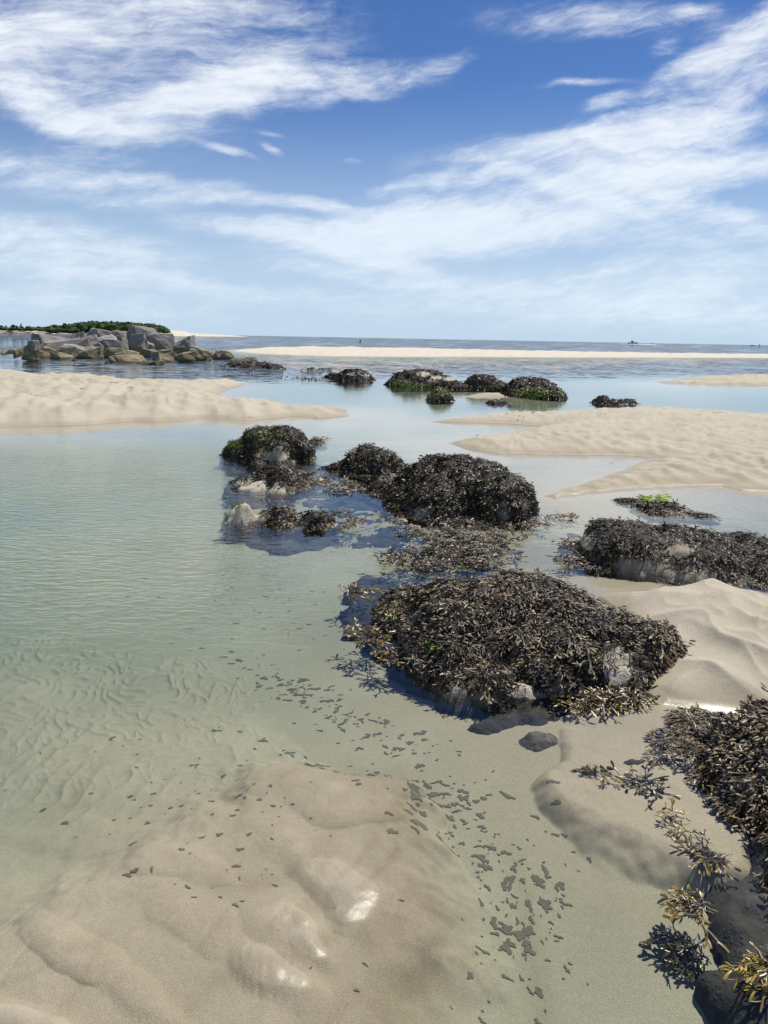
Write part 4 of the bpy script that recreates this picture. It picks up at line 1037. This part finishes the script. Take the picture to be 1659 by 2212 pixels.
# give the boat its real size for its distance
d1 = math.hypot(p1[0], p1[1]); s1 = (18.5/F*d1)/7.6; b1.scale = (s1, s1, s1)
b2, p2, az2 = motorboat('small open white speedboat at the right end of the white wake', 1410, 743.6, 5.0, 1, False)
d2 = math.hypot(p2[0], p2[1]); s2 = (9.5/F*d2)/5.0; b2.scale = (s2, s2, s2)
pr = person_mesh('person', 1.7*s2*.8); pr.data.materials.append(M_CLOTH); pr.location = (p2[0]-.3, p2[1], .35*s2); pr.rotation_euler.z = az2; tag(pr, 'person in dark clothes standing in the small open speedboat', 'person')
b3, p3, az3 = motorboat('dark open skiff with an outboard at the far right edge', 1625, 745.6+1.4, 5.0, 1, False, True)
d3 = math.hypot(p3[0], p3[1]); s3 = (7.5/F*d3)/5.0; b3.scale = (s3, s3, s3)
pr = person_mesh('person', 1.7*s3*.8); pr.data.materials.append(M_CLOTH); pr.location = (p3[0]+.2, p3[1], .35*s3); pr.rotation_euler.z = az3; tag(pr, 'person in dark clothes standing in the dark skiff', 'person')
# wake: a long low ridge of foam
def foam(name, label, pa, pb, w0, w1, h, seed):
    A, B = P(*pa), P(*pb); n = 90; r = np.random.default_rng(seed); d = (B-A); Ln = np.linalg.norm(d); e = d/Ln; s = np.array([-e[1], e[0], 0]); v = []
    for i in range(n+1):
        t = i/n; wd = (w0+(w1-w0)*t)*(.7+.5*r.random()); hh = h*(.3+.7*t)*(.5+.8*r.random()); c = A+d*t
        if i == n: wd *= .3; hh *= .5
        for k in range(5): q = k/4*2-1; v.append(c+s*wd*q+np.array([0, 0, hh*(1-q*q)+.01-(.05 if abs(q) == 1 else 0)]))
    o = link(name, mesh_np(name, np.array(v), grid_faces(n+1, 5)), M_FOAM); return tag(o, label, 'wake', kind='stuff')
foam('wake', 'long white foam wake trailing left behind the open speedboat', (1335, 743.0), (1416, 744.6), .4, 2.0*s2, .32*s2, 41)
# channel buoy and a perched marker
def buoy(label, px, py_base, py_top):
    p, az = at(px, py_base); d = math.hypot(p[0], p[1]); H_ = Zat(px, py_top, d); o = bpy.data.objects.new('channel_buoy', None); COL.objects.link(o); o.location = (p[0], p[1], 0); tag(o, label, 'buoy')
    r_ = H_*.22; bm = bmesh.new(); add_lathe(bm, [(r_*.8, -.3), (r_, 0), (r_, H_*.75), (r_*.9, H_*.8)], 14); link('can', bm_mesh('can', bm), M_DARK, o)
    bm = bmesh.new(); add_lathe(bm, [(r_*.75, H_*.801), (r_*.7, H_*.95), (r_*.3, H_)], 12); link('top_mark', bm_mesh('top_mark', bm), M_DARK, o)
    bm = bmesh.new(); add_lathe(bm, [(r_*1.5, -.1), (r_*1.6, .12), (r_*1.2, .22)], 14); link('float_collar', bm_mesh('float_collar', bm), M_DARK, o)
buoy('dark can buoy standing in the sea left of centre, beyond the pale far bar', 778, 738.3, 733.2)
buoy('small leaning dark marker buoy right of the dark skiff', 1640, 748.0, 743.8)

# ------------------------------------------------------------------ painted shadows of sand film floating on the pool
def fleck_outline(seed):
    r = np.random.default_rng(seed); n = 22; a = np.linspace(0, 2*np.pi, n, endpoint=False)
    el = r.uniform(.26, .75); rad = 1+.30*np.sin(2*a+r.uniform(0, 6))+.26*np.sin(3*a+r.uniform(0, 6))+.18*np.sin(5*a+r.uniform(0, 6))+r.normal(0, .06, n)
    return np.stack([np.append(rad*np.cos(a)*.5, 0), np.append(rad*np.sin(a)*el*.5, 0)], -1)
M_PAINTED_SHADOW = simple('painted_shadow', (.135, .118, .085), .9, .1)
FLM = [fleck_outline(700+i) for i in range(40)]
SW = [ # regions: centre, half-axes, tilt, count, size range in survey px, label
 (630,1485,120,34,-22,70,(7,26),'painted shadow fleck in the dense swarm off the left of the broad front rock'),
 (760,1645,150,9,-14,34,(10,30),'painted shadow fleck in the thin line along the top of the sunken sand shoal'),
 (810,1590,150,40,-28,50,(7,28),'painted shadow fleck between the broad front rock and the sunken shoal'),
 (960,1750,135,60,-44,90,(7,34),'painted shadow fleck in the swarm right of the sunken sand shoal'),
 (1120,1970,95,165,-8,100,(6,40),'painted shadow fleck in the long trail over the right foreground channel'),
 (420,1690,300,120,-10,60,(6,22),'painted shadow fleck scattered over the open pool at the left'),
 (620,1330,330,60,-8,60,(6,15),'small painted shadow fleck on the rippled part of the pool'),
 (560,1900,260,110,-20,34,(6,18),'painted shadow fleck over the brown shallow sand at lower left')]
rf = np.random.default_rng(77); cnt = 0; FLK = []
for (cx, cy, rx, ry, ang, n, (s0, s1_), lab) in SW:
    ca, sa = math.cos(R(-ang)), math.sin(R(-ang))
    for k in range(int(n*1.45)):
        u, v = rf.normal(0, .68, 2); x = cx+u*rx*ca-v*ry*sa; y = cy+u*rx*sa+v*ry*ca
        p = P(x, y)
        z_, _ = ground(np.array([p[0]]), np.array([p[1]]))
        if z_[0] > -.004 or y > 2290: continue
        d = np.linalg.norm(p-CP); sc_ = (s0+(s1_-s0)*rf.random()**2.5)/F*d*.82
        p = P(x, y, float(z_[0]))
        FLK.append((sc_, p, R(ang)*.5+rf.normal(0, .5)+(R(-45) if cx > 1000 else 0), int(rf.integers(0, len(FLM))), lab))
FLK.sort(key=lambda q: -q[0])
# every fleck is a dark film on the floor, coloured as floating sand's shadow
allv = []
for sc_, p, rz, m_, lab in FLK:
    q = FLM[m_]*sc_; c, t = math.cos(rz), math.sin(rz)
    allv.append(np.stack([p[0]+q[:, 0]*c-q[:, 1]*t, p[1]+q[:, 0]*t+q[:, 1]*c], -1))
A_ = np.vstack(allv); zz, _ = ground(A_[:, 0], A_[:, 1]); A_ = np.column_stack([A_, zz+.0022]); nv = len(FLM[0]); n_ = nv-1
tri = np.array([(k, (k+1) % n_, n_) for k in range(n_)])
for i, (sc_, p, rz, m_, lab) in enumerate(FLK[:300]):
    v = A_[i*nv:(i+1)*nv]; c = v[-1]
    o = link('shadow_fleck', mesh_np('shadow_fleck', v-c, tri), M_PAINTED_SHADOW); o.location = c
    tag(o, lab, 'sand fleck', 'painted shadow flecks: '+lab.split(' fleck ')[1])  # 'sand fleck' here is a painted shadow of floating sand
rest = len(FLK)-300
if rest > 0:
    o = link('fine_shadow_flecks', mesh_np('fine_shadow_flecks', A_[300*nv:], (tri[None]+(np.arange(rest)*nv)[:, None, None]).reshape(-1, 3)), M_PAINTED_SHADOW)
    tag(o, 'smallest painted shadow flecks strewn over the pool', 'sand flecks', kind='stuff')  # 'sand flecks' here are painted shadows of floating sand

# ------------------------------------------------------------------ scraps of dry weed on the bars
SCR = [(28,786,20,'left sandbar crest at the photo edge'),(58,789,14,'left sandbar crest'),(248,827,14,'bright slope in the middle of the left sandbar'),(285,838,12,'left sandbar right of the slope'),(315,846,10,'left sandbar'),
 (182,840,16,'left sandbar'),(85,857,24,'middle of the left sandbar'),(412,867,18,'right half of the left sandbar'),(268,892,10,'near edge of the left sandbar'),(480,812,10,'far finger of the left sandbar'),(35,858,14,'left end of the left sandbar'),
 (540,903,10,'tip of the left sandbar'),(680,905,8,'end of the left sandbar'),
 (1115,892,14,'far arm of the right spit'),(1152,891,16,'far arm of the right spit'),(1125,900,14,'far arm of the right spit'),(1302,895,14,'right spit'),(1505,896,12,'right spit'),(1555,893,14,'right spit'),(1240,996,8,'right spit'),(1320,1000,10,'right spit near edge'),(1035,940,9,'point of the right spit'),(1630,920,8,'right spit')]
rs_ = np.random.default_rng(88)
places = {}
for i, (px, py, wpx, where) in enumerate(SCR):
    p = P(px, py, .12); 
    for _ in range(6):
        z_, _s = ground(np.array([p[0]]), np.array([p[1]])); p = P(px, py, max(float(z_[0]), 0.0))
    d = np.linalg.norm(p-CP); n = 5; a = rs_.uniform(-.5, .5, n)+np.where(rs_.random(n) < .5, 0, math.pi)
    f = np.stack([np.cos(a), np.sin(a), 0*a+.1], -1); up = np.tile([0, 0, 1.0], (n, 1))+rs_.normal(0, .2, (n, 3))
    off = rs_.normal(0, .25, (n, 3))*[wpx/F*d, wpx/F*d*.4, 0]; off[:, 2] = .008
    o = link('weed_scrap', fronds_mesh('weed_scrap', off, f, up, np.full(n, wpx/F*d*.55), np.full(n, .3), FR_LO, rs_), M_WEED); o.location = (p[0], p[1], float(z_[0])+.004)
    side = 'left sandbar' if px < 800 else 'right sand spit'
    tag(o, 'dry dark scrap of weed lying on the '+side, 'weed scrap', 'weed scraps on the '+side)
print('flecks', len(FLK), 'sand verts', len(gv))
